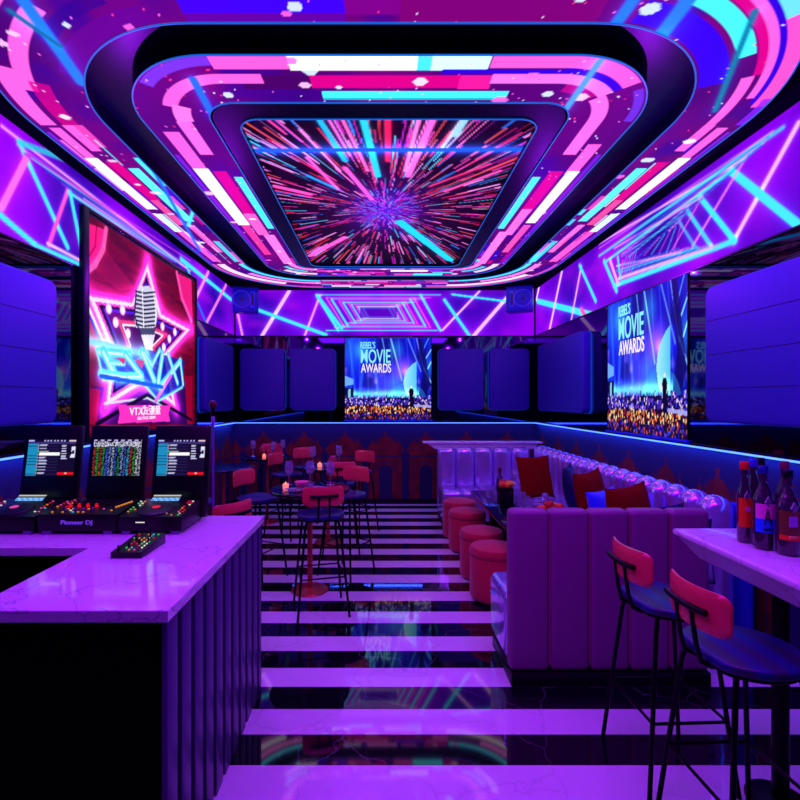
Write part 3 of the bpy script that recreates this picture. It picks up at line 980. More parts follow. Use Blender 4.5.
# ---------------------------------------------------------------- star poster screen on the left
t = thing('poster_screen', 'tall lit poster screen with neon star and silver microphone on the left wall', 'screen')
y0, y1, z0, z1 = 3.84, 6.01, 1.36, 3.10
nu, nv = 240, 200
U, V = np.meshgrid(np.linspace(y0, y1, nu), np.linspace(z0, z1, nv), indexing='ij')
p = Paint(U, V, (0.40, 0.0, 0.09))
n = vnoise(U * 1.0, V * 3, 8, 4)
p.img = p.img * (.75 + .5 * n[..., None])
def q(x, y): return Lf(80 + x / 3.636, 210 + y / 3.636, 2.285)
for (pts, c) in (([(20, 40), (95, 70), (80, 170), (20, 225)], (1, .1, .5)), ([(405, 250), (350, 225), (365, 320), (410, 400)], (.95, .1, .5))):
    p.poly([q(*a) for a in pts], c)
p.pline([q(95, 65), q(85, 140), q(55, 195), q(20, 225)], .05, (1, .35, .7), glow=.02)
p.pline([q(60, 60), q(55, 130), q(20, 185)], .015, (.7, 0, .3)); p.pline([q(352, 225), q(372, 320), q(405, 400)], .06, (1, .3, .7))
p.poly([q(92, 140), q(200, 280), q(150, 290), q(60, 230)], (.75, .05, .3), .4)
p.poly([q(20, 640), q(180, 640), q(250, 560), q(405, 620), q(405, 775), q(20, 775)], (.12, 0, .35), .9)
p.poly([q(20, 640), q(75, 650), q(60, 775), q(20, 775)], (.55, 0, .15)); p.poly([q(380, 600), q(408, 600), q(408, 775), q(390, 775)], (.6, 0, .15))
star = [(247, 180), (298, 372), (405, 430), (318, 528), (352, 720), (235, 628), (88, 722), (112, 520), (20, 300), (188, 328)]
S1 = [q(*a) for a in star]
ccx, ccz = q(222, 470)
def shr(k): return [(ccx + (a - ccx) * k, ccz + (b - ccz) * k) for (a, b) in S1]
p.pline(S1, .07, (1, .2, .9), close=True, glow=.06, ga=.6)
p.poly(shr(1.0), (1, .4, .9)); p.poly(shr(.95), (1, .9, 1)); p.poly(shr(.86), (.95, .25, .85)); p.poly(shr(.80), (.06, 0, .12)); p.poly(shr(.72), (.35, 0, .45), .6)
p.pline(shr(.70), .022, (.3, .1, 1), close=True, glow=.01); p.pline(shr(.45), .03, (1, .2, .45), close=True, glow=.02); p.pline(shr(.38), .02, (1, .9, 1), close=True)
for a in ((105, 355), (155, 360), (130, 405), (175, 445), (345, 440), (325, 465), (305, 495), (300, 420)):
    c0 = q(*a); p.disc(c0, .045, (1, .75, .95)); p.disc(c0, .028, (1, 1, 1)); p.glow(c0, .07, (.5, .1, .4), .6)
p.pline([q(22, 330), q(88, 480)], .03, WH); p.pline([q(22, 350), q(75, 480)], .02, NB); p.pline([q(45, 395), q(88, 520), q(70, 560)], .015, BL, glow=.01)
p.pline([q(88, 700), q(245, 680), q(360, 735)], .02, (.9, .9, 1)); p.pline([q(60, 775), q(245, 668), q(405, 760)], .04, (.05, 0, .12))
# microphone head and stem
mc = [(200, 300), (215, 275), (250, 272), (272, 300), (282, 380), (275, 420), (240, 435), (205, 425), (196, 380)]
p.poly([q(*a) for a in mc], (.85, .85, .95))
for i in range(9):
    yy = 292 + i * 15
    p.pline([q(203, yy), q(235, yy + 7), q(272, yy + 3)], .018, (.05, .04, .15))
p.pline([q(226, 275), q(232, 425)], .02, (.95, .95, 1)); p.pline([q(204, 300), q(198, 380), q(212, 425)], .025, (.1, .1, .3)); p.pline([q(268, 300), q(277, 370), q(272, 410)], .015, (1, 1, 1))
p.poly([q(215, 425), q(278, 425), q(268, 450), (q(226, 450))], (.25, .25, .4)); p.poly([q(222, 450), q(272, 450), q(262, 500), q(290, 560), q(255, 560)], (.9, .85, 1))
# blue graffiti lettering, strokes
G1 = (.35, .9, 1.0)
p.poly([q(60, 500), q(235, 500), q(380, 545), q(372, 640), q(285, 690), q(230, 625), q(80, 600)], (.05, .1, .7), .8)
p.line(q(20, 470), q(240, 520), .05, (.6, .9, 1), glow=.07, ga=.8)
for (pts, w_) in (([(70, 510), (180, 520)], .07), ([(85, 510), (125, 590)], .09), ([(75, 590), (190, 605)], .07), ([(110, 550), (160, 555)], .05), ([(165, 520), (225, 600), (175, 600)], .07),
                 ([(225, 510), (270, 615)], .08), ([(232, 510), (262, 560), (290, 505)], .05), ([(300, 520), (285, 620)], .08), ([(290, 640), (365, 545)], .07), ([(320, 520), (355, 625)], .06), ([(365, 545), (375, 630)], .05),
                 ([(60, 500), (85, 610), (230, 625), (285, 690), (372, 640)], .025)):
    p.pline([q(*a) for a in pts], w_, G1, glow=.015, ga=.3); p.pline([q(a[0], a[1] + 3) for a in pts], w_ * .35, (.85, 1, 1))
p.line(q(275, 690), q(330, 600), .05, (.95, .4, 1)); p.poly([q(130, 530), q(165, 535), q(160, 560)], (.9, .2, .5)); p.poly([q(200, 540), q(235, 545), q(225, 575)], (.9, .3, .6))
p.line(q(75, 600), q(300, 640), .04, (.1, .4, 1), glow=.06, ga=.8)
# pink ribbon
p.poly([q(137, 705), q(330, 708), q(322, 735), q(328, 765), q(137, 772), q(145, 738)], (1.0, .2, .78))
P = np.stack([0 * U - 2.285, U, V], -1)
grid_mesh('screen', P, p.img, M['led'], t)
MB().box(XL + .026, -2.288, y0 - .01, y1 + .01, z0 - .02, z1 + .02).build('housing', M['dark_frame'], t)
MB().box(XL + .026, -2.275, y0 - .09, y0 - .012, z0 - .035, z1 + .05, .004).build('side_frame', M['recess'], t)
MB().box(XL + .026, -2.275, y1 + .012, y1 + .06, z0 - .035, z1 + .05, .004).build('side_frame', M['recess'], t)
MB().box(XL + .026, -2.275, y0 - .012, y1 + .012, z1 + .02, z1 + .05, .003).build('top_frame', M['black'], t)
tp = q(238, 725)
text('lettering', '量贩式KTV', .095, (-2.279, tp[0], tp[1]), (R(90), 0, R(90)), TXT2, t, mirror=True, width=.62, bold=.01)
tp = q(240, 752)
text('lettering', 'MUSIC IS MY LIFE', .028, (-2.279, tp[0], tp[1]), (R(90), 0, R(90)), TXT2, t, mirror=True, width=.36)

# ---------------------------------------------------------------- padded panels
def padded(label, wall, a0, a1, grp):
    t = thing('padded_wall_panel', label, 'wall panel', group=grp)
    zz0, zz1 = 1.495, 2.455
    if wall == 'B': ax, d0, d1 = 'y', 7.66, YB - .026
    elif wall == 'R': ax, d0, d1 = 'x', 2.33, XR - .026
    else: ax, d0, d1 = 'x', XL + .026, -2.21
    m = MB().prism(rrect(a0, a1, zz0, zz1, .07, 8), ax, d0, d1, .018, 4)
    m.build('padding', M['panel'], t)
    s = .006
    k0, k1 = (d1 - .02, d1) if wall != 'L' else (d0, d0 + .02)
    pr = rrect(a0 - s, a1 + s, zz0 - s, zz1 + s, .075, 8)
    MB().prism(pr, ax, k0, k1).build('backing', M['edge_glow'], t)
    if a1 - a0 > 1.7 and wall in 'LR':
        f = (d0 - .001, d0 + .004) if wall == 'R' else (d1 - .004, d1 + .001)
        for zc in (1.73, 1.97, 2.21):
            MB().box(f[0], f[1], a0 + .03, a1 - .03, zc - .002, zc + .002).build('seam', M['seam'], t)
    return t
M['edge_glow'] = mat('cyan_edge_glow', (0, 0, 0), emit=(0.0, .25, .85), es=.6)  # painted glow for the cyan light on the panels' glossy edges
M['seam'] = mat('dark_seam', (.03, .02, .15), .8)
g = None
padded('padded indigo panel on the back wall, leftmost of its row', 'B', -2.21, -1.51, g)
padded('padded indigo panel on the back wall just left of the centre screen', 'B', -1.43, -.717, g)
padded('padded indigo panel on the back wall just right of the centre screen', 'B', .906, 1.615, g)
padded('padded indigo panel on the back wall next to the right corner', 'B', 1.70, 2.325, g)
padded('padded indigo panel on the right wall between corner and awards screen', 'R', 5.67, 7.30, g)
padded('large seamed indigo panel at the right edge, on the wall nearer than the awards screen', 'R', 1.55, 3.53, g)
padded('padded indigo panel on the left wall between star poster and corner', 'L', 6.2, 7.36, g)
padded('large seamed indigo panel at the left edge, above the DJ monitors', 'L', 1.40, 3.35, g)

# ---------------------------------------------------------------- corner speakers
def speaker(label, loc, rz, mir):
    t = thing('wall_speaker', label, 'speaker', loc, rz)
    k = -1 if mir else 1
    MB().box(-.19, .19, -.10, .12, -.19, .19, .015).build('cabinet', M['speaker'], t)
    c = (-.06 * k, -.105, 0)
    MB().lathe([(.135, 0), (.135, .012), (.12, .016), (.112, 0)], 32, c, 'y').build('cone_ring', mat('lit_ring', (.35, .4, 1), .3), t)  # plain blue ring, paler than the cabinet
    MB().lathe([(.112, -.004), (.06, -.03), (.045, -.028), (.03, .0), (0, .006)], 32, (c[0], -.103, 0), 'y').build('cone', M['speaker_cone'], t)
    MB().box(.10 * k - .035, .10 * k + .035, -.112, -.10, -.13, .13, .005).build('horn_frame', mat('horn_frame', (.2, .3, 1), .3), t)
    MB().box(.10 * k - .018, .10 * k + .018, -.116, -.111, -.09, .09, .002).build('horn', mat('horn_slot', (.3, .03, .3), .4), t)
    MB().tube([(0, .11, 0), (0, .2, 0)], .02).build('bracket', M['black'], t)
speaker('blue loudspeaker with round cone mounted high in the left back corner', (-2.07, 7.50, 3.17), R(14), False)
speaker('blue loudspeaker with round cone mounted high in the right back corner', (2.10, 7.42, 3.17), R(-24), True)
#FURN

# ================================================================ furniture materials
M['coral'] = mat('coral_leather', (0.95, 0.30, 0.32), 0.28, coat=0.4)
M['metal'] = mat('black_metal', (0.02, 0.02, 0.03), 0.35, metal=0.6)
M['seatpad'] = mat('navy_striped_seat', (0.08, 0.08, 0.45), 0.35)
def stripes(m, c1, c2, scale):
    nt = m.node_tree; b = nt.nodes['Principled BSDF']
    tc = nt.nodes.new('ShaderNodeTexCoord')
    wv = nt.nodes.new('ShaderNodeTexWave'); wv.inputs['Scale'].default_value = scale; wv.inputs['Distortion'].default_value = 1.2
    wv.bands_direction = 'Y'
    wv.inputs['Detail'].default_value = 1
    r = nt.nodes.new('ShaderNodeValToRGB')
    r.color_ramp.elements[0].color = (*lin(c1), 1); r.color_ramp.elements[0].position = .2
    r.color_ramp.elements[1].color = (*lin(c2), 1); r.color_ramp.elements[1].position = .8
    nt.links.new(tc.outputs['Object'], wv.inputs['Vector']); nt.links.new(wv.outputs['Fac'], r.inputs['Fac']); nt.links.new(r.outputs['Color'], b.inputs['Base Color'])
stripes(M['seatpad'], (.16, .10, .30), (.08, .09, .44), 3.0)
M['satin'] = noise_bump(mat('lavender_satin', (0.82, 0.74, 1.0), 0.20, metal=0.68, coat=0.5), 7, 0.45, 0.02)
M['velvet'] = mat('plum_leather', (0.55, 0.28, 0.50), 0.42)
M['piping'] = mat('magenta_seam', (0.75, 0.15, 0.45), 0.4)
M['redvelvet'] = noise_bump(mat('red_velvet', (0.78, 0.06, 0.20), 0.75, sheen=0.4), 200, 0.05)
M['redcush'] = noise_bump(mat('red_cushion_cloth', (0.52, 0.03, 0.02), 0.8, spec=0.1), 120, 0.08)
M['bluecush'] = mat('blue_cushion_cloth', (0.12, 0.22, 0.98), 0.45, sheen=0.3)
M['navycush'] = mat('navy_cushion_cloth', (0.06, 0.05, 0.30), 0.35)
M['palecush'] = mat('pale_cushion_cloth', (0.75, 0.65, 0.95), 0.4)
stripes(M['palecush'], (.08, .05, .30), (.80, .72, .98), 3.0)
M['slat'] = mat('dark_slat', (0.30, 0.22, 0.45), 0.35)
M['glass'] = mat('clear_glass', (1, 1, 1), 0.0, trans=1.0, ior=1.45)
M['crystal'] = mat('cut_crystal', (0.92, 0.9, 1), 0.02, trans=0.85, ior=1.7, coat=0.5)
M['brass'] = mat('copper_metal', (0.85, 0.35, 0.30), 0.3, metal=0.7)
M['darkmarble'] = mat('dark_marble_top', (0.06, 0.04, 0.12), 0.08)
M['device'] = mat('black_device_shell', (0.012, 0.012, 0.016), 0.35)
M['device2'] = mat('grey_device_face', (0.05, 0.05, 0.07), 0.4)
M['foot'] = mat('grey_device_foot', (0.45, 0.4, 0.6), 0.3)
def emi(name, c, s=.75):
    m = mat(name, (0.02, 0.02, 0.02), .4, emit=c, es=s)
    try: m.cycles.emission_sampling = 'NONE'
    except Exception: pass
    return m
E = {k: emi('lit_' + k, c) for k, c in dict(white=(1, 1, .95), amber=(1, .6, .1), red=(1, .05, .15), green=(.2, .9, .3), cyan=(.2, .85, 1), pink=(1, .3, .7), blue=(.2, .3, 1)).items()}

# ================================================================ DJ counter
ZT = 0.985
t = thing('dj_counter', 'L-shaped DJ counter with white veined marble top and dark vertical slats', 'counter', (-.9, 2.3, 0))
ox, oy = -.9, 2.3
pts = [(-.673, 1.548), (-.673, 2.82), (XL + .04, 2.82), (XL + .04, 2.208), (-1.316, 2.208), (-1.316, 1.548)]
MB().prism([(a - ox, b - oy) for a, b in pts], 'z', ZT - .04, ZT, .004, 2).build('marble_top', M['marble'], t, smooth=False)
pts = [(-.705, 1.575), (-.705, 2.80), (XL + .04, 2.80), (XL + .04, 2.235), (-1.30, 2.235), (-1.30, 1.575)]
MB().prism([(a - ox, b - oy) for a, b in pts], 'z', 0, ZT - .041).build('body', M['matte_black'], t, smooth=False)
for k in range(11):
    y = 1.568 + k * .1175
    MB().box(-.703 - ox, -.683 - ox, y - oy, min(y + .082, 2.80) - oy, 0.0, ZT - .042, .004).build('slat', M['slat'], t)

# ---- players, mixer
def buttons(parent, x0, x1, y0, y1, zf, nx, ny, cols, rnd, sz=(.010, .006), name='button', p=1.0):
    for i in range(nx):
        for j in range(ny):
            if rnd.random() > p: continue
            x = x0 + (x1 - x0) * (i + .5) / nx; y = y0 + (y1 - y0) * (j + .5) / ny
            z = zf(y)
            MB().box(x - sz[0] / 2, x + sz[0] / 2, y - sz[1] / 2, y + sz[1] / 2, z - .002, z + .004, .001, 1).build(name, E[rnd.choice(cols)], parent)

def grid_screen(name, P0, ux, uz, nx, nz, fn, parent):
    U, V = np.meshgrid(np.linspace(0, 1, nx), np.linspace(0, 1, nz), indexing='ij')
    p = Paint(U, V); fn(p)
    P = np.array(P0) + U[..., None] * np.array(ux) + V[..., None] * np.array(uz)
    return grid_mesh(name, P, p.img, M['led_small'], parent)

def list_screen(p):
    rr = random.Random(3)
    p.img[:] = (.06, .04, .16)
    p.poly([(0, 0), (.22, 0), (.22, .88), (0, .88)], (.1, .55, .75))
    for i in range(10):
        y = .04 + i * .085
        p.poly([(0, y), (.2, y), (.2, y + .012), (0, y + .012)], (.02, .2, .4))
        p.poly([(.24, y + .02), (.24 + rr.uniform(.1, .25), y + .02), (.4, y + .055), (.24, y + .055)], (.75, .75, .9))
        p.poly([(.24, y), (.64, y), (.64, y + .02), (.24, y + .02)], (.15, .12, .35))
        p.poly([(.21, y + .01), (.235, y + .01), (.235, y + .06), (.21, y + .06)], [(.9, .5, .2), (.3, .9, .5), (.9, .3, .9)][i % 3])
    p.poly([(.24, .57), (.68, .57), (.68, .65), (.24, .65)], (1, 1, 1))
    for i in range(6): p.poly([(.70, .46 + i * .07), (.70 + rr.uniform(.06, .15), .46 + i * .07), (.8, .49 + i * .07), (.70, .49 + i * .07)], (.8, .8, .95))
    p.poly([(.90, .5), (1, .5), (1, .8), (.92, .8)], (.9, .9, 1)); p.poly([(.91, .6), (.97, .6), (.97, .7), (.93, .7)], (.1, .05, .2))
    p.poly([(.66, .03), (.99, .03), (.99, .1), (.66, .1)], (1, .05, .05)); p.disc((.83, .065), .02, (1, 1, .8))
    p.poly([(0, .88), (1, .88), (1, .93), (0, .93)], (.25, .2, .5)); p.poly([(0, .94), (.12, .94), (.12, 1), (0, 1)], (.7, .75, 1)); p.poly([(.85, .94), (1, .94), (1, .99), (.85, .99)], (.9, .8, .8))
    for i in range(7): p.poly([(.32 + i * .07, .95), (.35 + i * .07, .95), (.35 + i * .07, .99), (.32 + i * .07, .99)], (.7, .7, .9))
def wave_screen(p):
    rr = np.random.RandomState(6)
    p.img[:] = (.02, .02, .06)
    nx, nz = p.X.shape
    for i in range(nx):
        u = i / nx
        c = [(.9, .25, .05), (.15, .8, .2), (.9, .3, .05), (.1, .7, .3), (.3, .45, 1), (.5, .6, 1), (.8, .85, 1), (.2, .4, 1), (.15, .7, .3), (.6, .7, 1), (.3, .5, 1), (.2, .8, .9), (.85, .2, .05), (.2, .8, .2), (.9, .9, 1), (.8, .8, .9)][int(u * 16)]
        for j in range(nz):
            if rr.rand() < .5 and j / nz < .8 and i % 4 != 0: p.img[i, j] = np.array(c) * rr.uniform(.5, 1)
            if .8 <= j / nz < .93 and rr.rand() < .5: p.img[i, j] = (.85, .85, .95)
            if j / nz > .95 and (i % 9 < 5): p.img[i, j] = (.8, .75, .95)
def monitor(label, x, w_, fn, k):
    # stands behind the decks, leaning back
    t = thing('dj_monitor', label, 'monitor', (x, 2.70, ZT))
    hgt = .525
    rot = Matrix.Rotation(R(-9), 4, 'X')
    def tb(m): m.M = rot; return m
    tb(MB()).box(-w_ / 2, w_ / 2, -.012, .022, 0.02, hgt, .006).build('case', M['device'], t)
    P0 = rot @ Vector((-w_ * .425, -.0145, .245)); ux = rot.to_3x3() @ Vector((w_ * .85, 0, 0)); uz = rot.to_3x3() @ Vector((0, 0, .20))
    grid_screen('screen', P0, ux, uz, 64, 50, fn, t)
    MB().box(-w_ * .35, w_ * .35, -.01, .10, 0.0, .022, .004).build('stand', M['device'], t)
    return t
monitor('leftmost of the three black DJ monitors, showing a track list', -1.845, .315, list_screen, 0)
monitor('middle of the three black DJ monitors, showing coloured waveforms', -1.478, .315, wave_screen, 1)
monitor('rightmost of the three black DJ monitors, showing a track list', -1.118, .31, list_screen, 2)

def mini_screen(p):
    p.img[:] = (.03, .05, .2)
    p.poly([(0, .75), (1, .75), (1, .95), (0, .95)], (.8, .8, .7)); p.poly([(0, .1), (1, .1), (1, .6), (0, .6)], (.1, .5, .9))
    for i in range(12): p.line((i / 12, .15), (i / 12 + .03, .55), .03, (.8, .95, 1), soft=.02)

def player(label, x, seed):
    t = thing('media_player', label, 'dj deck', (x, 2.42, ZT))
    w_ = .315
    prof = [(0.0, .018), (0, .088), (.23, .128), (.245, .128), (.245, .018)]
    MB().prism(prof, 'x', -w_ / 2, w_ / 2, .005).build('body', M['device'], t)
    zf = lambda y: .088 + y / .23 * .040
    sl = math.atan2(.04, .23)
    m = MB(); m.M = Matrix.Translation((-.01, .092, zf(.092) + .001)) @ Matrix.Rotation(sl, 4, 'X')
    m.lathe([(0, .012), (.028, .012), (.030, .010), (.074, .010), (.088, .006), (.092, 0), (.092, -.004)], 36)
    w1 = m.build('jog_wheel', M['device2'], t)
    m = MB(); m.M = Matrix.Translation((-.01, .092, zf(.092) + .0135)) @ Matrix.Rotation(sl, 4, 'X')
    m.lathe([(.0, .0), (.020, 0), (.020, .001)], 20).build('wheel_light', E['red' if seed % 2 else 'pink'], w1)
    grid_screen('display', (-.085, .188, zf(.188) + .002), (.15, 0, 0), (0, .045, .030), 30, 12, mini_screen, t)
    rnd = random.Random(seed)
    buttons(t, -w_ / 2 + .01, w_ / 2 - .01, .01, .05, zf, 9, 2, ['white', 'amber', 'red', 'green'], rnd, sz=(.008, .004), p=.25)
    buttons(t, w_ / 2 - .05, w_ / 2 - .01, .05, .21, zf, 2, 7, ['amber', 'red', 'white', 'cyan', 'pink'], rnd, p=.6)
    buttons(t, -w_ / 2 + .008, -w_ / 2 + .05, .05, .21, zf, 2, 6, ['amber', 'red', 'green', 'white'], rnd, p=.6)
    MB().box(-.07, -.025, -.0015, .002, .058, .063).build('slot_light', E['white'], t)
    for sx in (-1, 1):
        MB().box(sx * .12 - .02, sx * .12 + .02, .0, .04, 0, .018, .003).build('foot', M['foot'], t)
        MB().box(sx * .12 - .02, sx * .12 + .02, .19, .23, 0, .018, .003).build('foot', M['foot'], t)
    return t
player('black media player deck at the left end, left of the mixer', -1.87, 2)
player('black media player deck on the right of the mixer, near the counter corner', -1.142, 5)

t = thing('dj_mixer', 'wide black DJ mixer with red knobs between the two media players', 'dj mixer', (-1.503, 2.42, ZT))
w_ = .392
MB().prism([(0, .018), (0, .10), (.24, .128), (.25, .128), (.25, .018)], 'x', -w_ / 2, w_ / 2, .005).build('body', M['device'], t)
zf = lambda y: .10 + y / .24 * .028
rnd = random.Random(12)
for i in range(6):
    for j in range(3):
        x = -.10 + i * .045; y = .11 + j * .035
        c = M['device2'] if not (j == 0 and i < 4) else E['red']
        k = MB().lathe([(.009, 0), (.009, .006), (.0065, .008), (.0065, .018), (0, .018)], 12, (x, y, zf(y))).build('knob', c, t)
buttons(t, -.18, .18, .02, .09, zf, 14, 3, ['amber', 'white', 'cyan', 'amber', 'pink'], rnd, p=.35)
buttons(t, -.18, -.11, .10, .23, zf, 3, 5, ['red', 'pink', 'amber'], rnd, p=.5)
for k in range(7):
    MB().box(.135 + k * .006, .145 + k * .006, .10 + k * .014, .108 + k * .014, zf(.1 + k * .014) - .002, zf(.1 + k * .014) + .006, .001, 1).build('button', E['amber'], t)
for i in range(4):
    x = -.09 + i * .045
    MB().box(x - .005, x + .005, .05, .062, zf(.05), zf(.05) + .016, .002, 1).build('fader', M['foot'], t)
for sx in (-1, 1):
    MB().box(sx * .15 - .022, sx * .15 + .022, 0, .04, 0, .018, .003).build('foot', M['foot'], t)
    MB().box(sx * .15 - .022, sx * .15 + .022, .2, .24, 0, .018, .003).build('foot', M['foot'], t)
text('lettering', 'Pioneer DJ', .027, (.0, -.002, .058), (R(90), 0, 0), emi('violet_glow_print', (.45, .2, .95), .8), t, width=.155, bold=.02)  # printed lettering given a violet glow of its own

t = thing('effects_controller', 'small black controller with lit sliders lying in front on the marble top', 'controller', (-1.07, 2.17, ZT))
MB().prism([(-.115, 0), (-.115, .026), (.115, .046), (.115, 0)], 'x', -.066, .066, .003).build('body', M['device'], t)
zf = lambda y: .026 + (y + .115) / .23 * .02
buttons(t, -.055, .055, -.10, .10, zf, 5, 9, ['red', 'amber', 'white', 'green', 'cyan', 'pink', 'amber'], random.Random(5), sz=(.006, .008), p=.6)
for k, (x, y) in enumerate(((-.045, -.09), (-.02, -.05), (.01, -.02), (-.03, .03), (.02, .06), (.04, .0))):
    MB().lathe([(.005, 0), (.004, .02), (0, .021)], 10, (x, y, zf(y))).build('knob', M['device2'], t)

# microphone stand
t = thing('microphone_stand', 'thin violet microphone stand behind the DJ counter', 'microphone stand', (-1.234, 3.60, 0))
MB().lathe([(0, 0), (.14, 0), (.14, .012), (.02, .025), (.0, .03)], 28).build('base', M['metal'], t)
MB().tube([(0, 0, .02), (0, 0, 1.46)], .009, 10).build('pole', mat('lilac_metal', (.6, .4, .8), .3, metal=.5), t)
MB().lathe([(0, 1.46), (.013, 1.46), (.013, 1.52), (.010, 1.53), (0, 1.53)], 14).build('clamp', mat('lilac_clamp', (.7, .4, .9), .3, metal=.5), t)
mt = thing('microphone', 'small microphone with dark red head standing on the microphone stand', 'microphone', (-1.234, 3.60, 1.531))
MB().lathe([(0, 0), (.012, 0), (.016, .05), (.018, .06)], 14).build('handle', M['metal'], mt)
MB().lathe([(.018, .06), (.026, .075), (.027, .095), (.018, .112), (0, .118)], 18).build('head', mat('red_grille', (.35, .06, .15), .4, metal=.4), mt)

# ================================================================ bar stools
def arc_plate(w_, z0, z1, bow, th, n=14, r=.035):
    """curved rounded plate, facing +y, centre of the bow behind (-y)"""
    out = rrect(-w_ / 2, w_ / 2, z0, z1, r, 6)
    b = bmesh.new()
    # dense grid clipped to the rounded outline by mapping
    nx, nz = 22, 8
    def prof(u):
        x = -w_ / 2 + w_ * u
        d = max(0, abs(x) - (w_ / 2 - r))
        inset = r - math.sqrt(max(r * r - d * d, 0))
        return x, z0 + inset * 1.0 + .0, z1 - inset
    F_, B_ = [], []
    for i in range(nx + 1):
        u = i / nx
        u = .5 - .5 * math.cos(math.pi * u)
        x, a, c = prof(u)
        y = bow * (2 * x / w_) ** 2
        rowf, rowb = [], []
        for j in range(nz + 1):
            tt = j / nz
            z = a + (c - a) * tt
            e = 1 - (2 * tt - 1) ** 6
            e *= 1 - abs(2 * u - 1) ** 8
            h = th * (.35 + .65 * e) / 2
            rowf.append(b.verts.new((x, y + h, z))); rowb.append(b.verts.new((x, y - h, z)))
        F_.append(rowf); B_.append(rowb)
    for i in range(nx):
        for j in range(nz):
            b.faces.new((F_[i][j], F_[i + 1][j], F_[i + 1][j + 1], F_[i][j + 1]))
            b.faces.new((B_[i][j], B_[i][j + 1], B_[i + 1][j + 1], B_[i + 1][j]))
        for j in (0, nz):
            b.faces.new((F_[i][j], B_[i][j], B_[i + 1][j], F_[i + 1][j]))
    for i in (0, nx):
        for j in range(nz):
            b.faces.new((F_[i][j], F_[i][j + 1], B_[i][j + 1], B_[i][j]))
    bmesh.ops.recalc_face_normals(b, faces=b.faces)
    m = MB(); m._add(b)
    return m

def make_stool(label, grp):
    t = thing('bar_stool', label, 'bar stool', group=grp)
    # faces +y; seat with a flattened rear edge
    n = 40
    pts = []
    for i in range(n):
        a = 2 * math.pi * i / n
        x, y = .185 * math.cos(a), .195 * math.sin(a)
        if y < -.15: y = -.15 - (abs(y) - .15) * .3
        pts.append((x, y))
    MB().prism(pts, 'z', .735, .768, .012, 3).build('seat', M['seatpad'], t, angle=60)
    MB().prism([(a * .95, b * .95) for a, b in pts], 'z', .722, .7345, .004, 1).build('seat_pan', M['metal'], t)
    for sx in (-1, 1):
        for sy in (-1, 1):
            MB().tube([(sx * .12, sy * .11, .724), (sx * .135, sy * .125, .66), (sx * .195, sy * .19, .0)], .0095, 10).build('leg', M['metal'], t)
    k = lambda z: .135 + (.66 - z) / .66 * .06
    kk = k(.30) + .0
    ring = []
    m = MB()
    ky = .125 + (.66 - .30) / .66 * .065
    for a, b in (((-kk, -ky), (kk, -ky)), ((kk, -ky), (kk, ky)), ((kk, ky), (-kk, ky)), ((-kk, ky), (-kk, -ky))):
        m.tube([(a[0], a[1], .30), (b[0], b[1], .30)], .0065, 8)
    m.build('footrest', M['metal'], t)
    # rear frame: two rods from below the seat up to the backrest
    for sx in (-1, 1):
        MB().tube([(sx * .045, -.02, .717), (sx * .045, -.14, .717), (sx * .045, -.178, .735), (sx * .042, -.195, .80), (sx * .04, -.212, .925)], .0085, 10).build('back_rod', M['metal'], t)
    pts3 = [(x, -.222 + .035 * (2 * x / .30) ** 2, .930) for x in np.linspace(-.105, .105, 13)]
    MB().tube(pts3, .012, 10).build('cross_bar', M['metal'], t)
    m = arc_plate(.315, .855, 1.0, .045, .022)
    m.bm.transform(Matrix.Translation((0, -.198, 0)))
    m.build('backrest', M['coral'], t, angle=70)
    return t
GS1, GS2 = 'bar stools at the right bar table', 'bar stools around the small round tables'
def fdir(dx, dy): return math.atan2(-dx, dy)        # rotation that turns +y to (dx,dy)
s0 = make_stool('coral-backed bar stool nearest the camera, at the right bar table', GS1)
s0.location = (1.295, 1.765, 0); s0.rotation_euler = (0, 0, fdir(1, .04))
for (x, y, d, lb, g) in (
    (1.285, 2.215, (1, .04), 'coral-backed bar stool in front of the plum sofa back, further from the camera', GS1),
    (-.475, 3.86, (-.25, .97), 'coral-backed bar stool seen from behind in the middle of the striped floor', GS2),
    (-.33, 4.66, (-.55, -.83), 'bar stool with bright pink backrest facing the front round table from its right', GS2),
    (-1.13, 4.50, (.93, -.38), 'bar stool with blue-lit backrest on the left side of the front round table', GS2),
    (-1.08, 3.22, (-.84, .54), 'bar stool whose slanted coral backrest shows over the marble counter corner', GS2),
    (-.44, 5.33, (-.12, .99), 'bar stool seen from behind on the near side of the second round table', GS2),
    (-.30, 6.15, (-.60, -.80), 'farther bar stool with pink backrest right of the second round table', GS2),
    (-1.15, 5.95, (.93, -.38), 'bar stool with blue-lit backrest left of the second round table', GS2),
    (-.98, 6.56, (.45, -.89), 'bar stool with small backrest behind the second round table', GS2),
    (-1.60, 7.12, (.1, -.99), 'bar stool with pink backrest standing behind the farthest round table by the wall', GS2),
    (-1.66, 4.30, (.95, -.3), 'bar stool half hidden behind the DJ monitors beside the microphone stand', GS2)):
    dup(s0, (x, y, 0), fdir(*d), lb, g)

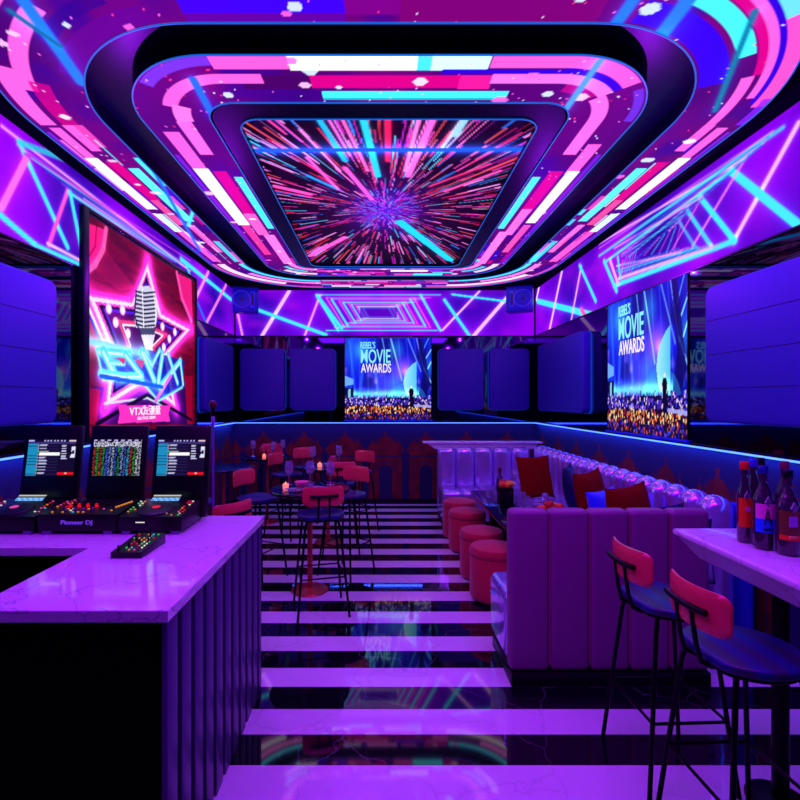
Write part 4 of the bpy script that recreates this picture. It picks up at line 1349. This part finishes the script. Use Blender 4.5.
# ================================================================ round bar tables
def make_table(label, loc, grp):
    t = thing('round_bar_table', label, 'table', loc, group=grp)
    MB().lathe([(0, .855), (.335, .855), (.345, .865), (.345, .878), (.338, .885), (0, .885)], 48).build('tabletop', M['darkmarble'], t)
    MB().lathe([(.022, .03), (.022, .854), (.05, .854)], 20).build('column', M['brass'], t)
    MB().lathe([(0, 0), (.155, 0), (.16, .006), (.155, .014), (.04, .028), (.022, .032), (0, .034)], 40).build('base', M['brass'], t)
    return t
GT = 'round bar tables on copper columns'
tb = make_table('front round bar table on a copper column with three wine glasses', (-.616, 4.25, 0), GT)
dup(tb, (-.615, 5.69, 0), 0, 'second round bar table, right behind the front one', GT)
dup(tb, (-1.54, 6.63, 0), 0, 'farthest round bar table near the back wall on the left', GT)
dup(tb, (-1.80, 5.60, 0), 0, 'dark round bar table on the left behind the microphone stand', GT)

# ---- glasses and candles
def make_glass(label, grp):
    t = thing('wine_glass', label, 'wine glass', group=grp)
    MB().lathe([(0, 0), (.034, 0), (.034, .003), (.006, .007), (.004, .015), (.004, .085), (.012, .093)], 18).build('stem', M['crystal'], t)
    MB().lathe([(.0, .090), (.014, .093), (.034, .112), (.040, .140), (.037, .175), (.030, .215), (.0285, .215), (.0355, .175), (.038, .14), (.032, .114), (.012, .097), (0, .095)], 20).build('bowl', M['crystal'], t)
    return t
GW = 'wine glasses on the round tables'
g0 = make_glass('wine glass on the left edge of the front round table', GW); g0.location = (-.83, 4.42, .8855)
for (x, y, lb) in ((-.64, 4.42, 'wine glass in the middle of the front round table'), (-.455, 4.40, 'tall wine glass at the right of the front round table'),
                   (-.80, 5.75, 'wine glass on the left part of the second round table'), (-.50, 5.85, 'wine glass on the right part of the second round table'),
                   (-1.74, 6.66, 'wine glass on the left of the farthest round table'), (-1.42, 6.45, 'wine glass at the near edge of the farthest round table'), (-1.36, 6.78, 'wine glass on the right of the farthest round table'),
                   ):
    dup(g0, (x, y, .8855), random.random(), lb, GW)
def make_candle(label, grp):
    t = thing('candle_holder', label, 'candle', group=grp)
    MB().box(-.022, .022, -.022, .022, 0, .042, .005).build('holder', mat('glowing_candle_glass', (.9, .6, .5), .3, emit=(1, .45, .35), es=1.3), t)
    MB().lathe([(0, .043), (.005, .046), (.004, .053), (0, .062)], 10).build('flame', emi('candle_flame', (1, .7, .3), 2), t)
    return t
GC = 'candles on the round tables'
c0 = make_candle('square glowing candle holder at the left edge of the front round table', GC); c0.location = (-.825, 4.24, .8855)
dup(c0, (-.70, 5.60, .8855), .4, 'glowing candle holder on the second round table', GC)
dup(c0, (-1.55, 6.50, .8855), .2, 'glowing candle holder on the farthest round table', GC)
def bowl_thing(name, label, cat, loc, m, grp=None):
    t = thing(name, label, cat, loc, group=grp)
    MB().lathe([(0, .0), (.03, 0), (.055, .03), (.065, .055), (.062, .055), (.05, .03), (.02, .008), (0, .008)], 24).build('body', m, t)
    return t
M['pinkglass'] = mat('pink_glass', (1, .45, .65), .1, coat=.5)
bowl_thing('glass_bowl', 'small pink bowl on the front round table between the glasses', 'bowl', (-.69, 4.27, .8855), M['pinkglass'])
for (x, y, lb) in ((-.56, 4.20, 'dark plate at the near side of the front round table'), (-.74, 4.12, 'dark plate near the candle of the front round table'), (-.60, 5.80, 'dark plate on the second round table')):
    t = thing('dinner_plate', lb, 'plate', (x, y, .8855), group='plates on the round tables')
    MB().lathe([(0, 0), (.05, 0), (.085, .012), (.083, .015), (.05, .005), (0, .005)], 28).build('dish', M['crystal'], t)
for (x, y, lb) in ((-1.62, 6.72, 'round red glass vase on the farthest round table'), (-.55, 5.60, 'round red glass vase on the second round table')):
    t = thing('glass_vase', lb, 'vase', (x, y, .8855), group='round red vases')
    MB().lathe([(0, 0), (.03, 0), (.055, .03), (.06, .06), (.045, .10), (.03, .115), (.028, .115), (.04, .10), (.054, .06), (.03, .01), (0, .008)], 24).build('vase_body', mat('red_glass', (.75, .12, .25), .08, trans=.4), t)
    MB().lathe([(.030, .1155), (.033, .1155), (.033, .124), (.030, .124)], 20).build('rim', M['pinkglass'], t)

# ================================================================ sofas
def channel_back(t, name, x0, x1, n, y0, y1, z0, z1, bev, m, axis='x'):
    b = MB()
    w_ = (x1 - x0) / n
    for i in range(n):
        a, c = x0 + i * w_ + .001, x0 + (i + 1) * w_ - .001
        if axis == 'x': b.box(a, c, y0, y1, z0, z1, bev, 5)
        else: b.box(y0, y1, a, c, z0, z1, bev, 5)
    return b.build(name, m, t, angle=80)
# near section, its back to the camera
t = thing('sofa_section', 'near sofa section with plum channelled back turned to the camera', 'sofa', (1.35, 3.1, 0))
ox, oy = 1.35, 3.1
channel_back(t, 'backrest', .745 - ox, 1.905 - ox, 5, 2.825 - oy, 2.935 - oy, .08, 1.012, .032, M['velvet'])
MB().box(.75 - ox, 1.90 - ox, 2.818 - oy, 3.30 - oy, 0, .078, .004).build('plinth', M['plinth'], t)
channel_back(t, 'seat_cushion', .745 - ox, 1.905 - ox, 5, 2.937 - oy, 3.38 - oy, .08, .48, .05, M['satin'])
b = MB()
for i in range(6):
    x = .745 + 1.16 / 5 * i
    if 0 < i < 5: b.tube([(x - ox, 2.838 - oy, .12), (x - ox, 2.838 - oy, .98)], .004, 6)
b.build('seam_piping', M['piping'], t)
# long section on the right wall
t = thing('sofa_section', 'long sofa section along the right wall with rolled silvery channel tops', 'sofa', (2.1, 4.9, 0))
ox, oy = 2.1, 4.9
channel_back(t, 'backrest', 3.085 - oy, 6.72 - oy, 18, 2.07 - ox, 2.27 - ox, .10, 1.035, .095, M['satin'], 'y')
MB().box(2.275 - ox, 2.32 - ox, 3.05 - oy, 6.70 - oy, .0, .98, .01).build('rear_board', mat('blue_velvet', (.12, .12, .75), .6), t)
channel_back(t, 'seat_cushion', 3.39 - oy, 6.19 - oy, 8, 1.50 - ox, 2.068 - ox, .10, .49, .05, M['satin'], 'y')
MB().box(1.56 - ox, 2.26 - ox, 3.42 - oy, 6.70 - oy, 0, .098, .004).build('plinth', M['plinth'], t)
# far section
t = thing('sofa_section', 'far sofa section with silvery channelled back facing the camera', 'sofa', (1.4, 6.5, 0))
ox, oy = 1.4, 6.5
channel_back(t, 'backrest', .78 - ox, 2.065 - ox, 5, 6.725 - oy, 6.92 - oy, .10, 1.0, .075, M['satin'])
channel_back(t, 'seat_cushion', .78 - ox, 2.065 - ox, 5, 6.20 - oy, 6.718 - oy, .10, .49, .05, M['satin'])
MB().box(.80 - ox, 1.50 - ox, 6.26 - oy, 6.9 - oy, 0, .098, .004).build('plinth', M['plinth'], t)
# marble ledge behind
t = thing('console_ledge', 'pale marble ledge table standing behind the far sofa section', 'console table', (1.4, 7.1, 0))
MB().box(-.80, .90, -.14, .16, 1.03, 1.055, .006).build('top', M['marble'], t)
MB().prism([(-.74, 1.028), (-.62, .95), (.80, .95), (.84, 1.028)], 'y', -.10, .12, .003).build('apron', M['marble'], t)
for x in (-.5, .6):
    MB().box(x - .03, x + .03, -.03, .03, 0, .949, .004).build('leg', M['metal'], t)

# cushions
def cushion(label, loc, rz, tilt, s, m, th=.15):
    t = bmesh.new()
    n = 14
    vs = {}
    for side in (1, -1):
        for i in range(n + 1):
            for j in range(n + 1):
                u, v = 2 * i / n - 1, 2 * j / n - 1
                if side == -1 and (i in (0, n) or j in (0, n)):
                    vs[(side, i, j)] = vs[(1, i, j)]; continue
                e = ((1 - u * u) * (1 - v * v)) ** .42
                pin = 1 - .10 * (1 - u * u) if True else 1
                k = 1 - .085 * (1 - v * v); l = 1 - .085 * (1 - u * u)
                wr = .006 * math.sin(7 * u + 3 * v) * e
                vs[(side, i, j)] = t.verts.new((u * s / 2 * k, side * th / 2 * e + wr, v * s / 2 * l))
    for side in (1, -1):
        for i in range(n):
            for j in range(n):
                q = [vs[(side, i, j)], vs[(side, i + 1, j)], vs[(side, i + 1, j + 1)], vs[(side, i, j + 1)]]
                t.faces.new(q)
    bmesh.ops.recalc_face_normals(t, faces=t.faces)
    m_ = MB(); m_.M = Matrix.Rotation(R(tilt), 4, 'X'); m_._add(t)
    o = m_.build('throw_cushion', m, angle=80)
    o.location = loc; o.rotation_euler = (0, 0, R(rz))
    tag(o, label, 'cushion', 'throw cushions on the sofa')
    return o
# rz: 0 = face toward -y/+y ; 90 = face toward -x/+x
cushion('red velvet cushion at the far corner of the sofa, leftmost of the red ones', (1.80, 5.72, .75), 24, -12, .50, M['redcush'])
cushion('red cushion leaning on the long sofa in the middle, left of the bright blue cushion', (1.80, 4.16, .775), 46, -12, .56, M['redcush'])
cushion('red cushion nearest the camera, right of the bright blue cushion', (1.78, 3.46, .775), 36, -12, .56, M['redcush'])
cushion('bright blue cushion between two red cushions', (1.80, 3.86, .725), 40, -20, .46, M['bluecush'])
cushion('dark navy cushion left of the middle red cushion', (1.90, 4.86, .75), 62, -12, .52, M['navycush'])
cushion('dark navy cushion behind the pale patterned cushion', (1.83, 3.215, .74), 15, -6, .44, M['navycush'], .10)
cushion('pale lavender patterned cushion at the near end of the sofa', (1.86, 3.03, .715), 0, -5, .40, M['palecush'], .10)

# poufs
def make_pouf(label, grp):
    t = thing('pouf', label, 'pouf', group=grp)
    MB().lathe([(0, .02), (.185, .02), (.195, .03), (.2, .06), (.2, .365), (.197, .375)], 48).build('body', M['redvelvet'], t)
    MB().lathe([(.196, .376), (.203, .385), (.203, .41), (.19, .438), (.14, .452), (0, .458)], 48).build('cushion_top', M['redvelvet'], t)
    MB().lathe([(.197, .370), (.2045, .376), (.197, .382)], 48).build('seam_piping', mat('dark_red_piping', (.55, .02, .15), .5), t)
    MB().lathe([(0, 0), (.17, 0), (.17, .019), (0, .019)], 32).build('foot_ring', M['plinth'], t)
    return t
GP = 'round red poufs along the sofa table'
p0 = make_pouf('red round pouf nearest the camera, partly behind the sofa corner', GP); p0.location = (.94, 4.07, 0)
dup(p0, (.937, 4.57, 0), .3, 'red round pouf, second from the camera', GP)
dup(p0, (.945, 5.38, 0), .6, 'red round pouf, third from the camera', GP)
dup(p0, (.945, 5.90, 0), .9, 'red round pouf farthest from the camera, by the far sofa section', GP)

# sofa table
t = thing('sofa_table', 'long dark marble table inside the U of the sofa', 'table', (1.28, 4.75, 0))
MB().box(-.26, .20, -.95, .85, .575, .62, .006).build('tabletop', M['darkmarble'], t)
for y in (-.55, .5):
    MB().box(-.10, .10, y - .1, y + .1, .02, .574, .004).build('leg', M['metal'], t)
    MB().box(-.14, .16, y - .18, y + .18, 0, .019, .003).build('foot_plate', M['metal'], t)

# bucket with fruit
ZS = .6205
t = thing('ice_bucket', 'dark speckled square bucket on the sofa table under the fruit', 'bucket', (1.205, 4.75, ZS))
sp_m = mat('speckled_black', (.03, .02, .06), .15)
MB().prism([(-.065, -.06), (.065, -.06), (.065, .06), (-.065, .06)], 'z', 0, .185, .006).build('body', sp_m, t)
rr = random.Random(4)
b = MB()
for i in range(22):
    x, z = rr.uniform(-.055, .055), rr.uniform(.02, .17)
    b.box(x - .002, x + .002, -.0625, -.0595, z - .002, z + .002)
b.build('sparkle', mat('silver_speck', (.95, .9, 1), .1, metal=1), t, smooth=False)
M['orange'] = mat('orange_peel', (.95, .40, .08), .4); M['yellow'] = mat('yellow_peel', (.95, .80, .12), .4); M['apple'] = mat('red_apple_skin', (.75, .06, .08), .3)
def fruit(name, label, cat, loc, r, m, sc=(1, 1, 1), rz=0, grp=None):
    t = thing(name, label, cat, loc, rz, grp)
    b = MB(); b.M = Matrix.Diagonal((*sc, 1))
    b.lathe([(0, -r * .92), (r * .35, -r * .9), (r * .8, -r * .58), (r, 0), (r * .82, r * .56), (r * .4, r * .86), (r * .12, r * .84), (0, r * .78)], 20).build('flesh', m, t)
    MB().tube([(0, 0, r * .75 * sc[2]), (.002, 0, r * 1.05 * sc[2])], .0025, 6).build('stem', mat('fruit_stem', (.25, .15, .05), .7), t)
    return t
GF = 'fruit on the black bucket'
zb = ZS + .186
fruit('orange_fruit', 'orange on the black bucket, at the left front', 'fruit', (1.165, 4.715, zb + .030), .033, M['orange'], grp=GF)
fruit('apple', 'red apple at the back of the black bucket, left', 'fruit', (1.185, 4.775, zb + .038), .036, M['apple'], grp=GF)
fruit('lemon', 'large yellow fruit lying on top of the black bucket, right', 'fruit', (1.240, 4.72, zb + .036), .038, M['yellow'], (1.35, 1, .9), .3, GF)
fruit('orange_fruit', 'small orange at the front of the black bucket, in the middle', 'fruit', (1.205, 4.68, zb + .022), .022, M['orange'], grp=GF)
fruit('apple', 'dark red apple at the right back of the black bucket', 'fruit', (1.25, 4.785, zb + .036), .034, M['apple'], grp=GF)
t = thing('fruit_platter', 'footed glass platter of fruit rising just above the near sofa back', 'platter', (1.40, 4.05, ZS))
MB().lathe([(0, 0), (.06, 0), (.06, .006), (.012, .012), (.012, .08), (.06, .09), (.14, .105), (.138, .110), (.05, .097), (0, .096)], 28).build('stand', M['crystal'], t)
GF2 = 'fruit on the glass platter'
zz = ZS + .112
for (n_, lb, dx, dy, r_, m_, s_) in (('apple', 'red apple on the glass platter, in the middle', .0, .03, .045, 'apple', (1, 1, 1)), ('orange_fruit', 'orange on the glass platter, at its right', .075, .0, .036, 'orange', (1, 1, 1)),
                              ('orange_fruit', 'orange on the glass platter, at its left', -.075, -.01, .032, 'orange', (1.2, 1, .9)), ('lemon', 'yellow fruit on the glass platter, rear right', .05, .07, .034, 'yellow', (1.3, 1, .9)),
                              ('apple', 'small red apple on the glass platter, front', .02, -.055, .032, 'apple', (1, 1, 1))):
    fruit(n_, lb, 'fruit', (1.40 + dx, 4.05 + dy, zz + r_ * .9 * s_[2]), r_, M[m_], s_, grp=GF2)

# tumblers, decanters and wine bottle on the sofa table
def make_tumbler(label, grp):
    t = thing('tumbler_glass', label, 'glass', group=grp)
    MB().lathe([(0, 0), (.028, 0), (.034, .095), (.031, .095), (.026, .012), (0, .012)], 14).build('glass_body', M['crystal'], t)
    return t
GG = 'tumbler glasses on the sofa table'
tu0 = None
k = 0
rr = random.Random(9)
for (x, y) in ((1.33, 4.55), (1.40, 4.62), (1.33, 4.72), (1.42, 4.78), (1.35, 4.90), (1.43, 4.96), (1.30, 5.05), (1.38, 5.12), (1.18, 5.0), (1.14, 5.2), (1.45, 5.2), (1.24, 5.35), (1.33, 4.44), (1.30, 4.30)):
    lb = 'clear tumbler glass among the crowded glasses on the sofa table'
    if tu0 is None:
        tu0 = make_tumbler(lb, GG); tu0.location = (x, y, ZS)
    else: dup(tu0, (x, y, ZS), 0, lb, GG)
def decanter(label, loc, k=1.0):
    t = thing('crystal_decanter', label, 'decanter', loc, group='crystal decanters')
    MB().box(-.045 * k, .045 * k, -.045 * k, .045 * k, 0, .12 * k, .012).build('bottle_body', M['crystal'], t)
    MB().lathe([(.022 * k, .121 * k), (.016 * k, .135 * k), (.016 * k, .165 * k), (.026 * k, .17 * k)], 14).build('neck', M['crystal'], t)
    MB().lathe([(0, .172 * k), (.02 * k, .175 * k), (.034 * k, .205 * k), (.030 * k, .235 * k), (0, .25 * k)], 8).build('stopper', M['crystal'], t, angle=10)
decanter('cut crystal decanter in front of the far red cushion', (1.44, 4.68 + .62, ZS), 1.15)
decanter('cut crystal decanter on the near right part of the sofa table', (1.43, 4.27, ZS), .9)
t = thing('wine_bottle', 'dark bottle with red and black neck standing behind the fruit', 'bottle', (1.28, 5.28, ZS))
MB().lathe([(0, 0), (.036, 0), (.038, .01), (.038, .17), (.030, .20), (.014, .225), (.013, .25)], 20).build('bottle_body', mat('smoky_glass', (.35, .3, .5), .03, trans=.7), t)
MB().lathe([(.0155, .2505), (.0165, .252), (.0165, .30), (0, .302)], 16).build('capsule', mat('red_black_capsule', (.35, .03, .05), .4), t)

# ================================================================ right bar table with bottles
t = thing('marble_bar_table', 'high white marble bar table at the right edge with bottles on it', 'bar table', (1.70, 1.5, 0))
ox, oy = 1.70, 1.5
MB().prism([(1.37 - ox, .55 - oy), (2.04 - ox, .55 - oy), (2.04 - ox, 2.30 - oy), (1.37 - ox, 2.30 - oy)], 'z', 1.018, 1.05, .012, 4).build('marble_top', M['marble'], t)
b = bmesh.new()
lo = [b.verts.new(v) for v in ((1.44 - ox, .62 - oy, .935), (1.97 - ox, .62 - oy, .935), (1.97 - ox, 2.22 - oy, .935), (1.44 - ox, 2.22 - oy, .935))]
hi = [b.verts.new(v) for v in ((1.385 - ox, .57 - oy, 1.017), (2.025 - ox, .57 - oy, 1.017), (2.025 - ox, 2.285 - oy, 1.017), (1.385 - ox, 2.285 - oy, 1.017))]
b.faces.new(lo[::-1]); b.faces.new(hi)
for i in range(4): b.faces.new((lo[i], lo[(i + 1) % 4], hi[(i + 1) % 4], hi[i]))
m = MB(); m._add(b); m.build('apron', M['marble'], t, smooth=False)
for y in (2.0, .8):
    MB().lathe([(.03, .03), (.03, .934)], 24, (1.63 - ox, y - oy, 0)).build('column', M['metal'], t)
    MB().lathe([(0, 0), (.12, 0), (.12, .012), (.03, .03), (0, .031)], 36, (1.63 - ox, y - oy, 0)).build('base', M['metal'], t)

def spirit_bottle(label, loc, rz, w_, lab, cap, lbl_h=(.075, .185), kk=1.0):
    t = thing('liquor_bottle', label, 'bottle', loc, rz, 'liquor bottles on the bar table')
    gm = M['bottleglass']
    hb = .235 * kk; r_ = w_ / 2
    MB().lathe([(0, .004), (r_ * .8, 0), (r_, .008), (r_, hb - .035), (r_ * .92, hb - .015), (r_ * .62, hb + .012), (.0155, hb + .032), (.0135, hb + .045), (.0135, hb + .078)], 32).build('bottle_body', gm, t)
    MB().lathe([(.0155, hb + .079), (.0165, hb + .081), (.0165, hb + .108), (.015, hb + .111), (0, hb + .111)], 18).build('cap', cap, t)
    z0, z1 = lbl_h[0] * kk, lbl_h[1] * kk
    for (za, zb_, m_) in lab:
        a, c = z0 + (z1 - z0) * za, z0 + (z1 - z0) * zb_
        b = bmesh.new(); n = 16; R0, R1 = r_ + .0006, r_ + .0014
        P_ = []
        for i in range(n + 1):
            th = R(-90 - 18 + (-62 + 124 * i / n))
            P_.append([b.verts.new((q_ * math.cos(th), q_ * math.sin(th), z_)) for (q_, z_) in ((R0, a), (R1, a), (R1, c), (R0, c))])
        for i in range(n):
            for k_ in range(4):
                b.faces.new((P_[i][k_], P_[i][(k_ + 1) % 4], P_[i + 1][(k_ + 1) % 4], P_[i + 1][k_]))
        b.faces.new(P_[0]); b.faces.new(P_[-1])
        bmesh.ops.recalc_face_normals(b, faces=b.faces)
        mb = MB(); mb._add(b); mb.build('label', m_, t)
    MB().prism([(-.006, hb - .052), (.008, hb - .032), (-.006, hb - .008), (-.020, hb - .032)], 'y', -r_ - .001, -r_ * .85).build('emblem', M['silver'], t, smooth=False)
    return t
M['bottleglass'] = mat('dark_bottle_glass', (.22, .10, .22), .03, spec=.8, coat=.6)
M['silver'] = mat('silver_print', (.8, .75, .9), .2, metal=.8)
LO = mat('orange_label', (.95, .32, .06), .4, emit=(.9, .25, .03), es=.12); LP = mat('pink_label', (.98, .45, .75), .4, emit=(.9, .3, .6), es=.1); LB = mat('blue_label', (.1, .45, .95), .4, emit=(.05, .3, .9), es=.1)
for m_ in (LO, LP, LB): m_.node_tree.nodes['Principled BSDF'].inputs['Emission Strength'].default_value = 0
LV = mat('olive_label', (.45, .35, .12), .4); RC = mat('red_cap', (.95, .12, .1), .35); BC = mat('dark_blue_cap', (.08, .15, .55), .3); PC = mat('plum_cap', (.5, .08, .3), .35); KC = mat('black_cap', (.03, .03, .08), .3)
INK = mat('dark_ink', (.03, .02, .08), .5)
ZB = 1.0505
t = spirit_bottle('liquor bottle with orange label and red cap, leftmost on the bar table', (1.535, 2.07, ZB), R(0), .054, [(0, 1, LO)], RC, (.07, .195), .97)
MB().lathe([(0, 0), (.011, 0), (.011, .001), (0, .001)], 16, (-.006, -.0278, .145), 'y').build('label_spot', LP, t)
t = spirit_bottle('liquor bottle with pink and blue label marked with a black letter A', (1.545, 1.98, ZB), R(0), .072, [(0, .48, LB), (.48, 1, LP)], BC, (.075, .195), .95)
text('lettering', 'A', .062, (-.011, -.0372, .135), (R(90), 0, 0), INK, t, width=.03)
text('lettering', 'ABSINTHE', .010, (-.010, -.0372, .085), (R(90), 0, 0), INK, t, width=.036)
t = spirit_bottle('liquor bottle with olive label over an orange stripe, nearest on the bar table', (1.582, 1.905, ZB), R(0), .078, [(.18, 1, LV), (0.02, .18, LO)], KC, (.065, .19), .92)
MB().box(-.028, .004, -.0412, -.0390, .115, .155).build('label_picture', mat('lilac_print', (.65, .5, .8), .4), t, smooth=False)
text('lettering', 'RESERVE', .009, (-.012, -.0402, .0765), (R(90), 0, 0), mat('cream_ink', (.98, .85, .5), .5), t, width=.03)
spirit_bottle('dark liquor bottle with blue foil neck behind the pink-labelled one', (1.595, 2.10, ZB), R(8), .066, [(0, 1, INK)], mat('blue_foil', (.3, .3, .95), .25, metal=.4), (.08, .16), 1.0)
spirit_bottle('dark liquor bottle with plum red cap in the middle of the rear row', (1.672, 2.03, ZB), R(-6), .066, [(0, 1, LV)], PC, (.08, .16), 1.0)
spirit_bottle('dark liquor bottle with black cap at the rear left of the group', (1.665, 2.15, ZB), R(4), .06, [(0, 1, LO)], KC, (.08, .16), 1.0)
